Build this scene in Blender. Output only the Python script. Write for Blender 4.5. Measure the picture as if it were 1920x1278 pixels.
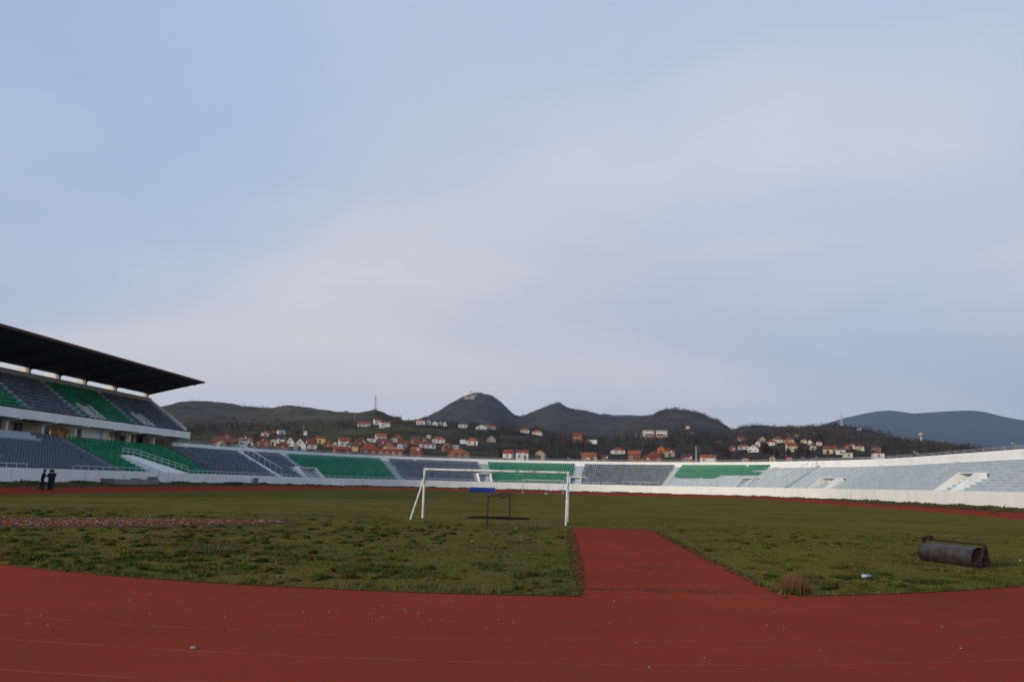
import bpy, math, random
import numpy as np
from mathutils import Vector, Matrix, noise as mnoise
random.seed(7); rng = np.random.default_rng(7)
for o in list(bpy.data.objects): bpy.data.objects.remove(o)
scene = bpy.context.scene
COL = scene.collection
R_ = math.radians

# ------------------------------------------------------------------ camera
F_PX, CAM_H, CAM_X = 1474.6, 1.902, 3.35
YAW, PITCH, ROLL = R_(3.832), R_(10.182), R_(1.468)
cam_d = bpy.data.cameras.new('camera'); cam = bpy.data.objects.new('camera', cam_d); COL.objects.link(cam)
cam_d.sensor_width = 23.5; cam_d.lens = 23.5 * F_PX / 1920.0
cam_d.clip_start = 0.1; cam_d.clip_end = 60000
CAMR = Matrix.Rotation(YAW, 3, 'Z') @ Matrix.Rotation(math.pi / 2 + PITCH, 3, 'X') @ Matrix.Rotation(ROLL, 3, 'Z')
cam.matrix_world = Matrix.Translation((CAM_X, 0, CAM_H)) @ CAMR.to_4x4()
scene.camera = cam

# ------------------------------------------------------------------ sky and sun
SUN_EL, SUN_AZ = R_(13), math.atan2(-0.72, -0.69)     # azimuth from +Y towards +X: behind-left of the camera
sun_dir = Vector((math.sin(SUN_AZ) * math.cos(SUN_EL), math.cos(SUN_AZ) * math.cos(SUN_EL), math.sin(SUN_EL)))
world = bpy.data.worlds.new('World'); scene.world = world; world.use_nodes = True
nt = world.node_tree; nt.nodes.clear()
def wn(t, **k):
    n = nt.nodes.new(t)
    for a, b in k.items(): setattr(n, a, b)
    return n
w_out = wn('ShaderNodeOutputWorld'); w_bg = wn('ShaderNodeBackground')
sky = wn('ShaderNodeTexSky'); sky.sky_type = 'NISHITA'; sky.sun_disc = False
sky.sun_elevation = SUN_EL; sky.sun_rotation = SUN_AZ; sky.air_density = 1.0; sky.dust_density = 1.2; sky.ozone_density = 2.0
SKY_STRENGTH = 0.10
w_bg.inputs['Strength'].default_value = SKY_STRENGTH
tc = wn('ShaderNodeTexCoord'); sep = wn('ShaderNodeSeparateXYZ'); nt.links.new(tc.outputs['Generated'], sep.inputs[0])
den = wn('ShaderNodeMath', operation='MAXIMUM'); nt.links.new(sep.outputs['Z'], den.inputs[0]); den.inputs[1].default_value = 0.0
den2 = wn('ShaderNodeMath', operation='ADD'); nt.links.new(den.outputs[0], den2.inputs[0]); den2.inputs[1].default_value = 0.30
comb = wn('ShaderNodeCombineXYZ')
for i, ax in enumerate('XY'):
    d = wn('ShaderNodeMath', operation='DIVIDE'); nt.links.new(sep.outputs[ax], d.inputs[0]); nt.links.new(den2.outputs[0], d.inputs[1])
    nt.links.new(d.outputs[0], comb.inputs[i])
mp = wn('ShaderNodeMapping'); nt.links.new(comb.outputs[0], mp.inputs['Vector'])
mp.inputs['Location'].default_value = (15.2, 9.3, 0.0); mp.inputs['Rotation'].default_value = (0, 0, R_(-28)); mp.inputs['Scale'].default_value = (0.45, 0.72, 1)
n1 = wn('ShaderNodeTexNoise'); n1.inputs['Scale'].default_value = 1.0; n1.inputs['Detail'].default_value = 6; n1.inputs['Roughness'].default_value = 0.45
n1.inputs['Distortion'].default_value = 0.6
nt.links.new(mp.outputs[0], n1.inputs['Vector'])
# the veil of cloud: patchy overhead, closing up towards the horizon where one looks through more of it
ramp = wn('ShaderNodeMapRange'); ramp.inputs[1].default_value = 0.28; ramp.inputs[2].default_value = 0.72; ramp.inputs[3].default_value = 0.02; ramp.inputs[4].default_value = 0.78
nt.links.new(n1.outputs['Fac'], ramp.inputs[0])
inv = wn('ShaderNodeMath', operation='SUBTRACT'); inv.inputs[0].default_value = 1.0; nt.links.new(den.outputs[0], inv.inputs[1])
pw = wn('ShaderNodeMath', operation='POWER'); nt.links.new(inv.outputs[0], pw.inputs[0]); pw.inputs[1].default_value = 3.0
mul = wn('ShaderNodeMath', operation='MULTIPLY'); nt.links.new(pw.outputs[0], mul.inputs[0]); mul.inputs[1].default_value = 1.0
addf = wn('ShaderNodeMath', operation='ADD'); addf.use_clamp = True; nt.links.new(ramp.outputs[0], addf.inputs[0]); nt.links.new(mul.outputs[0], addf.inputs[1])
# denser, greyer banks in the veil
n2 = wn('ShaderNodeTexNoise'); n2.inputs['Scale'].default_value = 1.3; n2.inputs['Detail'].default_value = 5; n2.inputs['Roughness'].default_value = 0.45; n2.inputs['Distortion'].default_value = 0.4
nt.links.new(mp.outputs[0], n2.inputs['Vector'])
n2r = wn('ShaderNodeMapRange'); n2r.inputs[1].default_value = 0.30; n2r.inputs[2].default_value = 0.60; nt.links.new(n2.outputs['Fac'], n2r.inputs[0])
ccol = wn('ShaderNodeMixRGB'); nt.links.new(n2r.outputs[0], ccol.inputs[0])
ccol.inputs[1].default_value = (3.9, 4.35, 5.4, 1); ccol.inputs[2].default_value = (5.9, 5.75, 6.05, 1)
# clear air: the sky texture seen through a thin high veil
thin = wn('ShaderNodeMixRGB'); thin.inputs[0].default_value = 0.78; thin.inputs[2].default_value = (2.0, 4.0, 6.7, 1); nt.links.new(sky.outputs[0], thin.inputs[1])
cmix = wn('ShaderNodeMixRGB'); nt.links.new(addf.outputs[0], cmix.inputs[0])
nt.links.new(thin.outputs[0], cmix.inputs[1]); nt.links.new(ccol.outputs[0], cmix.inputs[2])
nt.links.new(cmix.outputs[0], w_bg.inputs['Color']); nt.links.new(w_bg.outputs[0], w_out.inputs['Surface'])

sun_d = bpy.data.lights.new('sun', 'SUN'); sun = bpy.data.objects.new('sun', sun_d); COL.objects.link(sun)
sun_d.energy = 2.7; sun_d.angle = R_(9); sun_d.color = (1.0, 0.86, 0.68)
sun.rotation_euler = sun_dir.to_track_quat('Z', 'Y').to_euler(); sun.location = (0, 0, 60)
scene.view_settings.view_transform = 'Standard'; scene.view_settings.look = 'None'
scene.view_settings.exposure = 0.32; scene.view_settings.gamma = 1.0; scene.view_settings.use_curve_mapping = False

# ------------------------------------------------------------------ materials
def mat(name, col, rough=0.85, var=0.15, scale=3.0, bump=0.0, bscale=None, col2=None, metal=0.0, spec=0.3, attr=None, detail=5):
    m = bpy.data.materials.new(name); m.use_nodes = True
    t = m.node_tree; b = t.nodes['Principled BSDF']; L = t.links
    b.inputs['Roughness'].default_value = rough; b.inputs['Metallic'].default_value = metal
    b.inputs['Specular IOR Level'].default_value = spec
    tc = t.nodes.new('ShaderNodeTexCoord')
    nz = t.nodes.new('ShaderNodeTexNoise'); nz.inputs['Scale'].default_value = scale; nz.inputs['Detail'].default_value = detail
    L.new(tc.outputs['Object'], nz.inputs['Vector'])
    mx = t.nodes.new('ShaderNodeMixRGB'); rp = t.nodes.new('ShaderNodeValToRGB')
    rp.color_ramp.elements[0].position = 0.3; rp.color_ramp.elements[1].position = 0.7
    L.new(nz.outputs['Fac'], rp.inputs[0]); L.new(rp.outputs[0], mx.inputs[0])
    c2 = col2 if col2 else tuple(c * (1 + var) for c in col)
    c1 = col if col2 else tuple(c * (1 - var) for c in col)
    mx.inputs[1].default_value = (*c1, 1); mx.inputs[2].default_value = (*c2, 1)
    out = mx.outputs[0]
    if attr:
        a = t.nodes.new('ShaderNodeVertexColor'); a.layer_name = attr
        mm = t.nodes.new('ShaderNodeMixRGB'); mm.blend_type = 'MULTIPLY'; mm.inputs[0].default_value = 1
        L.new(a.outputs[0], mm.inputs[1]); L.new(out, mm.inputs[2]); out = mm.outputs[0]
    L.new(out, b.inputs['Base Color'])
    if bump:
        n3 = t.nodes.new('ShaderNodeTexNoise'); n3.inputs['Scale'].default_value = bscale or scale * 6; n3.inputs['Detail'].default_value = 4
        L.new(tc.outputs['Object'], n3.inputs['Vector'])
        bp = t.nodes.new('ShaderNodeBump'); bp.inputs['Strength'].default_value = bump; bp.inputs['Distance'].default_value = 0.02
        L.new(n3.outputs['Fac'], bp.inputs['Height']); L.new(bp.outputs[0], b.inputs['Normal'])
    m['out'] = 1
    return m
def streaks(m, col, amount=0.5, sx=1.2, sz=0.08):
    """rain streaks and grime on painted concrete: a stretched noise mixed over the base colour"""
    t = m.node_tree; b = t.nodes['Principled BSDF']; L = t.links
    src = b.inputs['Base Color'].links[0].from_socket
    tc = t.nodes.new('ShaderNodeTexCoord'); mp_ = t.nodes.new('ShaderNodeMapping'); mp_.inputs['Scale'].default_value = (sx, sx, sz)
    L.new(tc.outputs['Object'], mp_.inputs[0])
    nz = t.nodes.new('ShaderNodeTexNoise'); nz.inputs['Scale'].default_value = 1.0; nz.inputs['Detail'].default_value = 6
    L.new(mp_.outputs[0], nz.inputs['Vector'])
    rp = t.nodes.new('ShaderNodeValToRGB'); rp.color_ramp.elements[0].position = 0.5; rp.color_ramp.elements[1].position = 0.8
    rp.color_ramp.elements[1].color = (amount, amount, amount, 1)
    L.new(nz.outputs['Fac'], rp.inputs[0])
    mx = t.nodes.new('ShaderNodeMixRGB'); mx.inputs[2].default_value = (*col, 1)
    L.new(rp.outputs[0], mx.inputs[0]); L.new(src, mx.inputs[1]); L.new(mx.outputs[0], b.inputs['Base Color'])
M = {}
M['white'] = mat('painted_concrete_white', (0.78, 0.77, 0.74), 0.8, 0.05, 0.6, 0.2, 12); streaks(M['white'], (0.50, 0.48, 0.44), 0.35, 0.5, 0.1)
M['step'] = mat('painted_step_bluegrey', (0.40, 0.46, 0.50), 0.8, 0.12, 0.9, 0.2, 10); streaks(M['step'], (0.30, 0.32, 0.32), 0.5)
M['stair'] = mat('bare_stair_concrete', (0.44, 0.47, 0.49), 0.85, 0.12, 1.5, 0.2, 10)
M['seat_green'] = mat('plastic_green', (0.010, 0.200, 0.090), 0.6, 0.2, 0.7, spec=0.2, attr='Col')
M['seat_grey'] = mat('plastic_grey', (0.125, 0.140, 0.172), 0.6, 0.18, 0.7, spec=0.2, attr='Col')
M['rail_white'] = mat('rail_white_paint', (0.66, 0.67, 0.68), 0.5, 0.1, 4)
M['rail_grey'] = mat('rail_grey', (0.36, 0.37, 0.38), 0.5, 0.15, 4)
M['black'] = mat('black_metal_and_shade', (0.015, 0.015, 0.017), 0.5, 0.2, 4)  # black metal parts, also the painted shade of the portal openings
M['beige'] = mat('beige_render', (0.36, 0.34, 0.30), 0.9, 0.1, 1.0)
M['cream'] = mat('sunlit_cream_render', (0.62, 0.52, 0.33), 0.9, 0.1, 1.0)  # warm sunlight on the concourse piers is put into this cream colour
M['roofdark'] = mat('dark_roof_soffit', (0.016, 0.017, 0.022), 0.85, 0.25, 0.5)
M['roofred'] = mat('dark_red_trim', (0.10, 0.02, 0.016), 0.6, 0.2, 2)
M['rooftop'] = mat('metal_roof_top', (0.16, 0.15, 0.15), 0.6, 0.2, 0.6)
M['soil'] = mat('bare_soil', (0.085, 0.060, 0.038), 0.95, 0.3, 1.2, 0.6, 14, spec=0.0)
M['mud'] = mat('dark_mud', (0.022, 0.018, 0.013), 0.8, 0.3, 2.0, 0.6, 14, spec=0.0)
M['concrete'] = mat('old_concrete', (0.20, 0.185, 0.165), 0.9, 0.2, 2.0, 0.3, 14)
M['rust'] = mat('rusty_steel', (0.030, 0.014, 0.010), 0.75, 0.35, 6, 0.3, 30, metal=0.2)
M['blue'] = mat('blue_tarpaulin', (0.012, 0.052, 0.30), 0.5, 0.25, 2.5, 0.4, 6)
M['goal'] = mat('goal_white_paint', (0.66, 0.64, 0.58), 0.55, 0.06, 3); streaks(M['goal'], (0.05, 0.035, 0.025), 1.0, 5.0, 2.2)
M['glass'] = mat('window_glass', (0.03, 0.035, 0.045), 0.15, 0.2, 3, spec=0.5)
M['frame'] = mat('window_frame_white', (0.62, 0.62, 0.60), 0.6, 0.05, 3)
M['door'] = mat('brown_door', (0.07, 0.045, 0.03), 0.7, 0.2, 3)

# running track: fine rubber grain, faded dark stains
def track_mat():
    m = mat('red_track_rubber', (0.285, 0.047, 0.026), 0.95, 0.16, 0.22, 0.35, 160, spec=0.0)
    t = m.node_tree; b = t.nodes['Principled BSDF']; L = t.links; src = b.inputs['Base Color'].links[0].from_socket
    tc = t.nodes.new('ShaderNodeTexCoord')
    def layer(src, scale, p0, p1, col, amt, detail=6):
        nz = t.nodes.new('ShaderNodeTexNoise'); nz.inputs['Scale'].default_value = scale; nz.inputs['Detail'].default_value = detail
        L.new(tc.outputs['Object'], nz.inputs['Vector'])
        rp = t.nodes.new('ShaderNodeValToRGB'); rp.color_ramp.elements[0].position = p0; rp.color_ramp.elements[1].position = p1
        rp.color_ramp.elements[1].color = (amt, amt, amt, 1); L.new(nz.outputs['Fac'], rp.inputs[0])
        mx = t.nodes.new('ShaderNodeMixRGB'); mx.inputs[2].default_value = (*col, 1)
        L.new(rp.outputs[0], mx.inputs[0]); L.new(src, mx.inputs[1]); return mx.outputs[0]
    src = layer(src, 90, 0.45, 0.75, (0.15, 0.034, 0.024), 0.6, 2)
    src = layer(src, 1.6, 0.50, 0.78, (0.22, 0.050, 0.034), 0.8, 8)
    src = layer(src, 14, 0.60, 0.72, (0.16, 0.040, 0.028), 0.7, 4)
    src = layer(src, 0.45, 0.62, 0.80, (0.075, 0.036, 0.030), 0.35)
    src = layer(src, 240, 0.70, 0.78, (0.30, 0.20, 0.16), 0.5, 1)
    L.new(src, b.inputs['Base Color'])
    return m
M['track'] = track_mat()
M['lane'] = mat('faded_lane_paint', (0.300, 0.062, 0.038), 0.95, 0.12, 1.5, spec=0.0)
M['asphalt_patch'] = mat('worn_dark_patch', (0.035, 0.033, 0.036), 0.9, 0.3, 3, spec=0.0)
M['turf'] = mat('pitch_turf', (0.092, 0.077, 0.019), 0.95, 0, 0.16, 0.8, 5, col2=(0.148, 0.108, 0.031), spec=0.0)
M['verge'] = mat('verge_turf', (0.045, 0.042, 0.018), 0.95, 0, 0.5, 0.8, 5, col2=(0.090, 0.075, 0.035), spec=0.0)
M['grass'] = mat('grass_blades', (1, 1, 1), 0.8, 0.12, 0.8, attr='Col', spec=0.05)
M['twig'] = mat('tinted_twigs', (1, 1, 1), 0.9, 0.15, 0.05, attr='Col', spec=0.1)
M['bark'] = mat('bark', (0.055, 0.042, 0.034), 0.95, 0.25, 2, spec=0.1)
M['conifer'] = mat('conifer_needles', (0.014, 0.026, 0.014), 0.9, 0.35, 0.4, spec=0.1)
M['baretwig'] = mat('bare_twigs', (0.060, 0.044, 0.036), 0.95, 0.3, 0.3, spec=0.1)
M['rusttwig'] = mat('russet_leaves', (0.22, 0.095, 0.03), 0.95, 0.3, 0.3, spec=0.1)
M['rock'] = mat('old_stone', (0.25, 0.225, 0.195), 0.95, 0.3, 0.15)
M['tower'] = mat('pale_concrete', (0.36, 0.33, 0.28), 0.9, 0.12, 0.3)

# ------------------------------------------------------------------ helpers
def link(o, parent=None):
    COL.objects.link(o)
    if parent is not None: o.parent = parent
    return o
def tag(o, label=None, cat=None, group=None, kind=None):
    if label: o['label'] = label
    if cat: o['category'] = cat
    if group: o['group'] = group
    if kind: o['kind'] = kind
    return o
def empty(name, loc=(0, 0, 0), rz=0.0, label=None, cat=None, group=None):
    e = bpy.data.objects.new(name, None); e.location = loc; e.rotation_euler = (0, 0, rz); e.empty_display_size = 0.3
    COL.objects.link(e); tag(e, label, cat, group); return e
def np_mesh(name, verts, faces, mats, smooth=False, midx=None, colors=None):
    """faces: (n,3) or (n,4) int array"""
    me = bpy.data.meshes.new(name); verts = np.asarray(verts, np.float32); faces = np.asarray(faces, np.int32)
    k = faces.shape[1]
    me.vertices.add(len(verts)); me.vertices.foreach_set('co', verts.ravel())
    me.loops.add(faces.size); me.loops.foreach_set('vertex_index', faces.ravel())
    me.polygons.add(len(faces)); me.polygons.foreach_set('loop_start', np.arange(0, faces.size, k, dtype=np.int32))
    if midx is not None: me.polygons.foreach_set('material_index', np.asarray(midx, np.int32))
    if smooth: me.polygons.foreach_set('use_smooth', np.ones(len(faces), bool))
    if colors is not None:
        a = me.color_attributes.new('Col', 'FLOAT_COLOR', 'POINT')
        c = np.ones((len(verts), 4), np.float32); c[:, :3] = colors; a.data.foreach_set('color', c.ravel())
    for m in (mats if isinstance(mats, (list, tuple)) else [mats]): me.materials.append(m)
    me.update(calc_edges=True); me.validate(); return me
class MB:
    def __init__(s): s.v = []; s.f = []; s.mi = []
    def quad(s, a, b, c, d, mi=0):
        n = len(s.v); s.v += [tuple(a), tuple(b), tuple(c), tuple(d)]; s.f.append((n, n + 1, n + 2, n + 3)); s.mi.append(mi); return s
    def box(s, c, d, mi=0, rz=0.0):
        n = len(s.v); ca, sa = math.cos(rz), math.sin(rz)
        for z in (-.5, .5):
            for x, y in ((-.5, -.5), (.5, -.5), (.5, .5), (-.5, .5)):
                dx, dy = x * d[0], y * d[1]
                s.v.append((c[0] + dx * ca - dy * sa, c[1] + dx * sa + dy * ca, c[2] + z * d[2]))
        for f in ((0, 3, 2, 1), (4, 5, 6, 7), (0, 1, 5, 4), (1, 2, 6, 5), (2, 3, 7, 6), (3, 0, 4, 7)):
            s.f.append(tuple(n + i for i in f)); s.mi.append(mi)
        return s
    def tube(s, p0, p1, r0, r1=None, n=6, mi=0, caps=True):
        r1 = r0 if r1 is None else r1
        p0, p1 = Vector(p0), Vector(p1); d = p1 - p0
        if d.length < 1e-6: return s
        d.normalize(); a = d.orthogonal().normalized(); b = d.cross(a); k = len(s.v)
        for p, r in ((p0, r0), (p1, r1)):
            for i in range(n):
                t = 2 * math.pi * i / n; s.v.append(tuple(p + a * (r * math.cos(t)) + b * (r * math.sin(t))))
        for i in range(n):
            j = (i + 1) % n; s.f.append((k + i, k + j, k + n + j, k + n + i)); s.mi.append(mi)
        if caps:
            s.f.append(tuple(k + i for i in range(n - 1, -1, -1))); s.mi.append(mi)
            s.f.append(tuple(k + n + i for i in range(n))); s.mi.append(mi)
        return s
    def path(s, pts, r, n=6, mi=0):
        for a, b in zip(pts[:-1], pts[1:]): s.tube(a, b, r, r, n, mi)
        return s
    def prism(s, poly, off, mi=0):
        """closed polygon (3d points) extruded by the vector off"""
        n = len(s.v); k = len(poly); off = Vector(off)
        s.v += [tuple(p) for p in poly] + [tuple(Vector(p) + off) for p in poly]
        s.f.append(tuple(n + i for i in range(k - 1, -1, -1))); s.mi.append(mi)
        s.f.append(tuple(n + k + i for i in range(k))); s.mi.append(mi)
        for i in range(k):
            j = (i + 1) % k; s.f.append((n + i, n + j, n + k + j, n + k + i)); s.mi.append(mi)
        return s
    def mesh(s, name, mats, off=(0, 0, 0), smooth=False):
        me = bpy.data.meshes.new(name); o = Vector(off)
        me.from_pydata([tuple(Vector(v) - o) for v in s.v], [], s.f)
        for m in (mats if isinstance(mats, (list, tuple)) else [mats]): me.materials.append(m)
        me.polygons.foreach_set('material_index', s.mi)
        if smooth: me.polygons.foreach_set('use_smooth', [True] * len(s.f))
        me.update(); return me
    def build(s, name, mats, parent=None, off=None, smooth=False):
        """vertices are world coordinates when off is None and the parent is an unrotated Empty"""
        if off is None: off = parent.location if parent is not None else (0, 0, 0)
        return link(bpy.data.objects.new(name, s.mesh(name, mats, off, smooth)), parent)

# pixel -> direction, and the ground of the stadium
CR = np.array(CAMR)
def ray(px, py):
    v = CR @ np.array([(px - 960.0) / F_PX, -(py - 639.0) / F_PX, -1.0]); return v
def at_X(px, py, X):
    v = ray(px, py); t = (X - CAM_X) / v[0]; return (X, t * v[1], CAM_H + t * v[2])
def at_Y(px, py, Y):
    v = ray(px, py); t = Y / v[1]; return (CAM_X + t * v[0], Y, CAM_H + t * v[2])
def on_z(px, py, z=0.0):
    v = ray(px, py); t = (z - CAM_H) / v[2]; return (CAM_X + t * v[0], t * v[1], z)

Y0, Y1 = 50.3, 135.5; LS = Y1 - Y0; ARC = math.pi * 50; TT = 2 * LS + 2 * ARC
def P(t, r):
    """plan point: t runs along the wall line (left straight, far bend, right straight, near bend), r is the distance from the spine"""
    t = t % TT if t > TT or t < -20 else t
    if t < 0: return (-r, Y0 + t)
    if t <= LS: return (-r, Y0 + t)
    if t <= LS + ARC: a = (t - LS) / 50; return (-r * math.cos(a), Y1 + r * math.sin(a))
    if t <= 2 * LS + ARC: return (r, Y1 - (t - LS - ARC))
    a = (t - 2 * LS - ARC) / 50; return (r * math.cos(a), Y0 - r * math.sin(a))
def tr(x, y):
    yc = min(max(y, Y0), Y1); r = math.hypot(x, y - yc)
    if y > Y1: t = LS + 50 * math.atan2(y - Y1, -x)
    elif y < Y0: t = 2 * LS + ARC + 50 * math.atan2(Y0 - y, x)
    else: t = (y - Y0) if x < 0 else LS + ARC + (Y1 - y)
    return t, r
kT = [0, 30, 46, 60, 85, 107, 128, 150, 170, 190, 205, 220, 230, 258, 300, 340, 370, 440, 470, TT]
G_IN = [.16, .1, .05, 0, 0, -.1, -.05, -.27, -.22, -.25, -.08, .1, .2, .2, .26, .1, 0, 0, .1, .16]
G_OUT = [.38, .3, .3, .28, .28, .24, .08, .25, .18, .22, .35, .38, .38, .33, .36, .15, 0, 0, .2, .38]
G_BASE = [.84, .78, .72, .7, .68, .43, .46, .32, .26, .3, .4, .42, .43, .6, .64, .3, .05, .05, .5, .84]
def r_in(t):
    r = 36.3; u = t - 2 * LS - ARC
    if u > 0:
        x = 36.3 * math.cos(u / 50); f = min(1, max(0, (26 - abs(x)) / 12)); r -= 0.0105 * (x - 1.5) ** 2 * f
    return r
R_OUT = 46.6
def g(t, r):
    t = t % TT; a = np.interp(t, kT, G_IN)
    if r < 36.3: return float(a * (r / 36.3) ** 2)
    b = np.interp(t, kT, G_OUT)
    if r < R_OUT: return float(a + (b - a) * (r - 36.3) / (R_OUT - 36.3))
    c = np.interp(t, kT, G_BASE); return float(b + (c - b) * min(1, (r - R_OUT) / (50 - R_OUT)))
def gz(x, y): return g(*tr(x, y))
T_SAMPLES = sorted(set(list(np.linspace(0, LS, 30)) + list(np.linspace(LS, LS + ARC, 90)) + list(np.linspace(LS + ARC, 2 * LS + ARC, 30)) + list(np.linspace(2 * LS + ARC, TT, 110))))

# ------------------------------------------------------------------ terrain: one sheet around the place, hills at real distances
def azel(px, py):
    v = ray(px, py); return math.atan2(v[0], v[1]), v[2] / math.hypot(v[0], v[1])
SKY_L = [(-300, 800, 1500), (0, 800, 1500), (200, 785, 1600), (300, 765, 1700), (330, 757, 1750), (360, 752.5, 1800), (390, 754, 1800), (420, 757, 1800), (450, 761, 1750), (490, 767.5, 1700), (515, 764, 1600), (545, 761, 1500), (575, 764, 1450), (600, 768, 1400), (640, 773, 1320), (672, 775.5, 1300), (688, 771, 1300), (703, 767, 1300), (720, 772, 1300), (735, 783, 1350), (770, 790, 1700), (800, 783, 2300), (825, 772, 2400), (850, 757, 2450), (868, 746, 2500), (880, 741, 2500), (892, 737.5, 2500), (908, 738.5, 2500), (922, 742.5, 2500), (940, 756, 2500), (955, 772, 2500), (966, 782, 2500), (980, 784.5, 2500), (1000, 774, 2500), (1020, 765, 2450), (1040, 757, 2400), (1050, 756, 2400), (1063, 767, 2400), (1080, 771, 2400), (1100, 773, 2400), (1125, 778, 2400), (1150, 784, 2300), (1180, 785, 2200), (1210, 782, 2000), (1235, 775, 1800), (1260, 768, 1700), (1290, 769, 1700), (1320, 777, 1700), (1345, 790, 1650), (1365, 803, 1600), (1374, 806, 1500), (1400, 801, 1400), (1450, 798, 1350), (1500, 802, 1300), (1530, 803, 1250), (1560, 802.5, 1200), (1600, 805, 1200), (1640, 813, 1200), (1680, 822, 1250), (1720, 829.5, 1300), (1760, 832, 1400), (1800, 839, 1400), (1830, 846, 1400), (1870, 856, 1400), (1920, 862, 1400), (2300, 870, 1400)]
RIDGE_L = [(-300, 838, 700), (0, 832, 700), (300, 816, 700), (340, 802, 800), (450, 797, 850), (560, 797, 850), (640, 793, 800), (700, 797, 750), (740, 791, 760), (770, 792.5, 780), (800, 796, 790), (830, 799, 780), (870, 802, 760), (920, 805, 760), (960, 806, 760), (1000, 812, 720), (1030, 822, 700), (1060, 831, 680), (1090, 834, 650), (1110, 832, 650), (1150, 826, 750), (1180, 822, 850), (1230, 822, 870), (1300, 818, 850), (1350, 828, 800), (1400, 826, 800), (1450, 818, 850), (1500, 813, 950), (1560, 818, 850), (1600, 824, 800), (1650, 834, 780), (1720, 842, 800), (1800, 850, 800), (1920, 862, 800), (2300, 870, 800)]
DROP_L = [(-300, 0), (690, 0), (740, 4), (790, 12), (960, 16), (1030, 14), (1090, 10), (1160, 4), (1300, 3), (1420, 0), (2300, 0)]
PAR_L = [(-300, 800), (0, 815), (360, 835), (480, 844), (600, 850), (720, 857), (840, 861), (960, 865), (1080, 867), (1200, 869), (1320, 868), (1440, 867), (1560, 865), (1680, 862), (1800, 853), (1920, 845), (2300, 830)]
def curve(L, has_d=True):
    out = []
    for e in L:
        a, s = azel(e[0], e[1]); out.append((a, s, e[2] if has_d else 0))
    out.sort(); return np.array(out)
cS, cR = curve(SKY_L), curve(RIDGE_L); cP = curve([(x, y, 0) for x, y in PAR_L])
cD = np.array([(azel(x, 800)[0], d) for x, d in DROP_L])
WOOD_L = [(-300, .3), (300, .25), (600, .2), (690, .3), (760, .5), (800, .9), (1100, .95), (1200, .9), (1370, .85), (1560, .9), (1620, 1), (2300, 1)]
cW = np.array([(azel(x, 790)[0], w) for x, w in WOOD_L])
def column(a):
    """(distance, height) control points of the land in the direction a"""
    sS, dS = np.interp(a, cS[:, 0], cS[:, 1]), np.interp(a, cS[:, 0], cS[:, 2])
    sR, dR = np.interp(a, cR[:, 0], cR[:, 1]), np.interp(a, cR[:, 0], cR[:, 2])
    sP = np.interp(a, cP[:, 0], cP[:, 1]); dr = np.interp(a, cD[:, 0], cD[:, 1])
    fade = min(1.0, max(0.0, (R_(75) - abs(a)) / R_(30)))       # flat land behind the camera
    sP = min(sP - 0.002, sR - 0.004)
    z = lambda s, d: (CAM_H + s * d)
    pts = [(0, -.55), (215, -.55), (250, 0.0), (340, z(sP, 340)), (470, z(sP + (sR - sP) * .42, 470)), (dR, z(sR, dR)),
           (dR * 1.22, z(sR, dR) - dr + (0 if dr > 2 else (z(sS, dS) - z(sR, dR)) * .12)), (dR + (dS - dR) * .68, z(sR, dR) - dr * .5 + (z(sS, dS) - z(sR, dR)) * .52), (dS, z(sS, dS)),
           (dS * 1.18, z(sS, dS) * .72), (dS * 1.7, z(sS, dS) * .35), (9000, 20)]
    return [(d, h * fade if h > 0 else h) for d, h in pts]
def pchip(xs, ys, x):
    xs, ys = np.asarray(xs, float), np.asarray(ys, float); h = np.diff(xs); dl = np.diff(ys) / h
    m = np.zeros(len(xs)); 
    for i in range(1, len(xs) - 1):
        if dl[i - 1] * dl[i] > 0: m[i] = 2 * dl[i - 1] * dl[i] / (dl[i - 1] + dl[i])
    m[0] = dl[0]; m[-1] = dl[-1]
    i = np.clip(np.searchsorted(xs, x) - 1, 0, len(h) - 1); t = (x - xs[i]) / h[i]
    return ys[i] * (2 * t ** 3 - 3 * t ** 2 + 1) + h[i] * m[i] * (t ** 3 - 2 * t ** 2 + t) + ys[i + 1] * (-2 * t ** 3 + 3 * t ** 2) + h[i] * m[i + 1] * (t ** 3 - t ** 2)
AZ = np.concatenate([np.arange(-180, -46, 3.0), np.arange(-46, 46, 0.1), np.arange(46, 180.01, 3.0)]) * math.pi / 180
DS = np.concatenate([[0.5, 60, 130, 190, 215, 232], np.geomspace(250, 3200, 150), [3600, 4200, 5000, 6500, 9000]])
HG = np.zeros((len(AZ), len(DS)))
for i, a in enumerate(AZ):
    c = column(a); HG[i] = pchip([p[0] for p in c], [p[1] for p in c], DS)
kern = np.exp(-.5 * (np.arange(-24, 25) / 9.0) ** 2); kern /= kern.sum()
fine = np.where(np.abs(AZ) < R_(45.5))[0]; HS = HG.copy()
for j in range(len(DS)):
    col_ = np.pad(HG[fine, j], 24, mode='edge'); HS[fine, j] = np.convolve(col_, kern, mode='valid')
dS_ = np.interp(AZ, cS[:, 0], cS[:, 2]); wgt = np.clip((0.97 - DS[None] / dS_[:, None]) / 0.15, 0, 1); HG = HG * (1 - wgt) + HS * wgt
XG = CAM_X + np.sin(AZ)[:, None] * DS[None]; YG = np.cos(AZ)[:, None] * DS[None]
for i in range(len(AZ)):
    if abs(AZ[i]) > R_(50): continue
    for j in range(6, len(DS)):
        d = DS[j]; x, y = XG[i, j], YG[i, j]; am = min(1, (d - 250) / 500)
        n = mnoise.fractal(Vector((x / 130, y / 130, 3.1)), 0.9, 2.0, 4) * 3.2 + mnoise.noise(Vector((x / 24, y / 24, 7.7))) * 0.8
        dk = 1.0 if d < 1050 else 1.7
        HG[i, j] += n * am * dk
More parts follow.
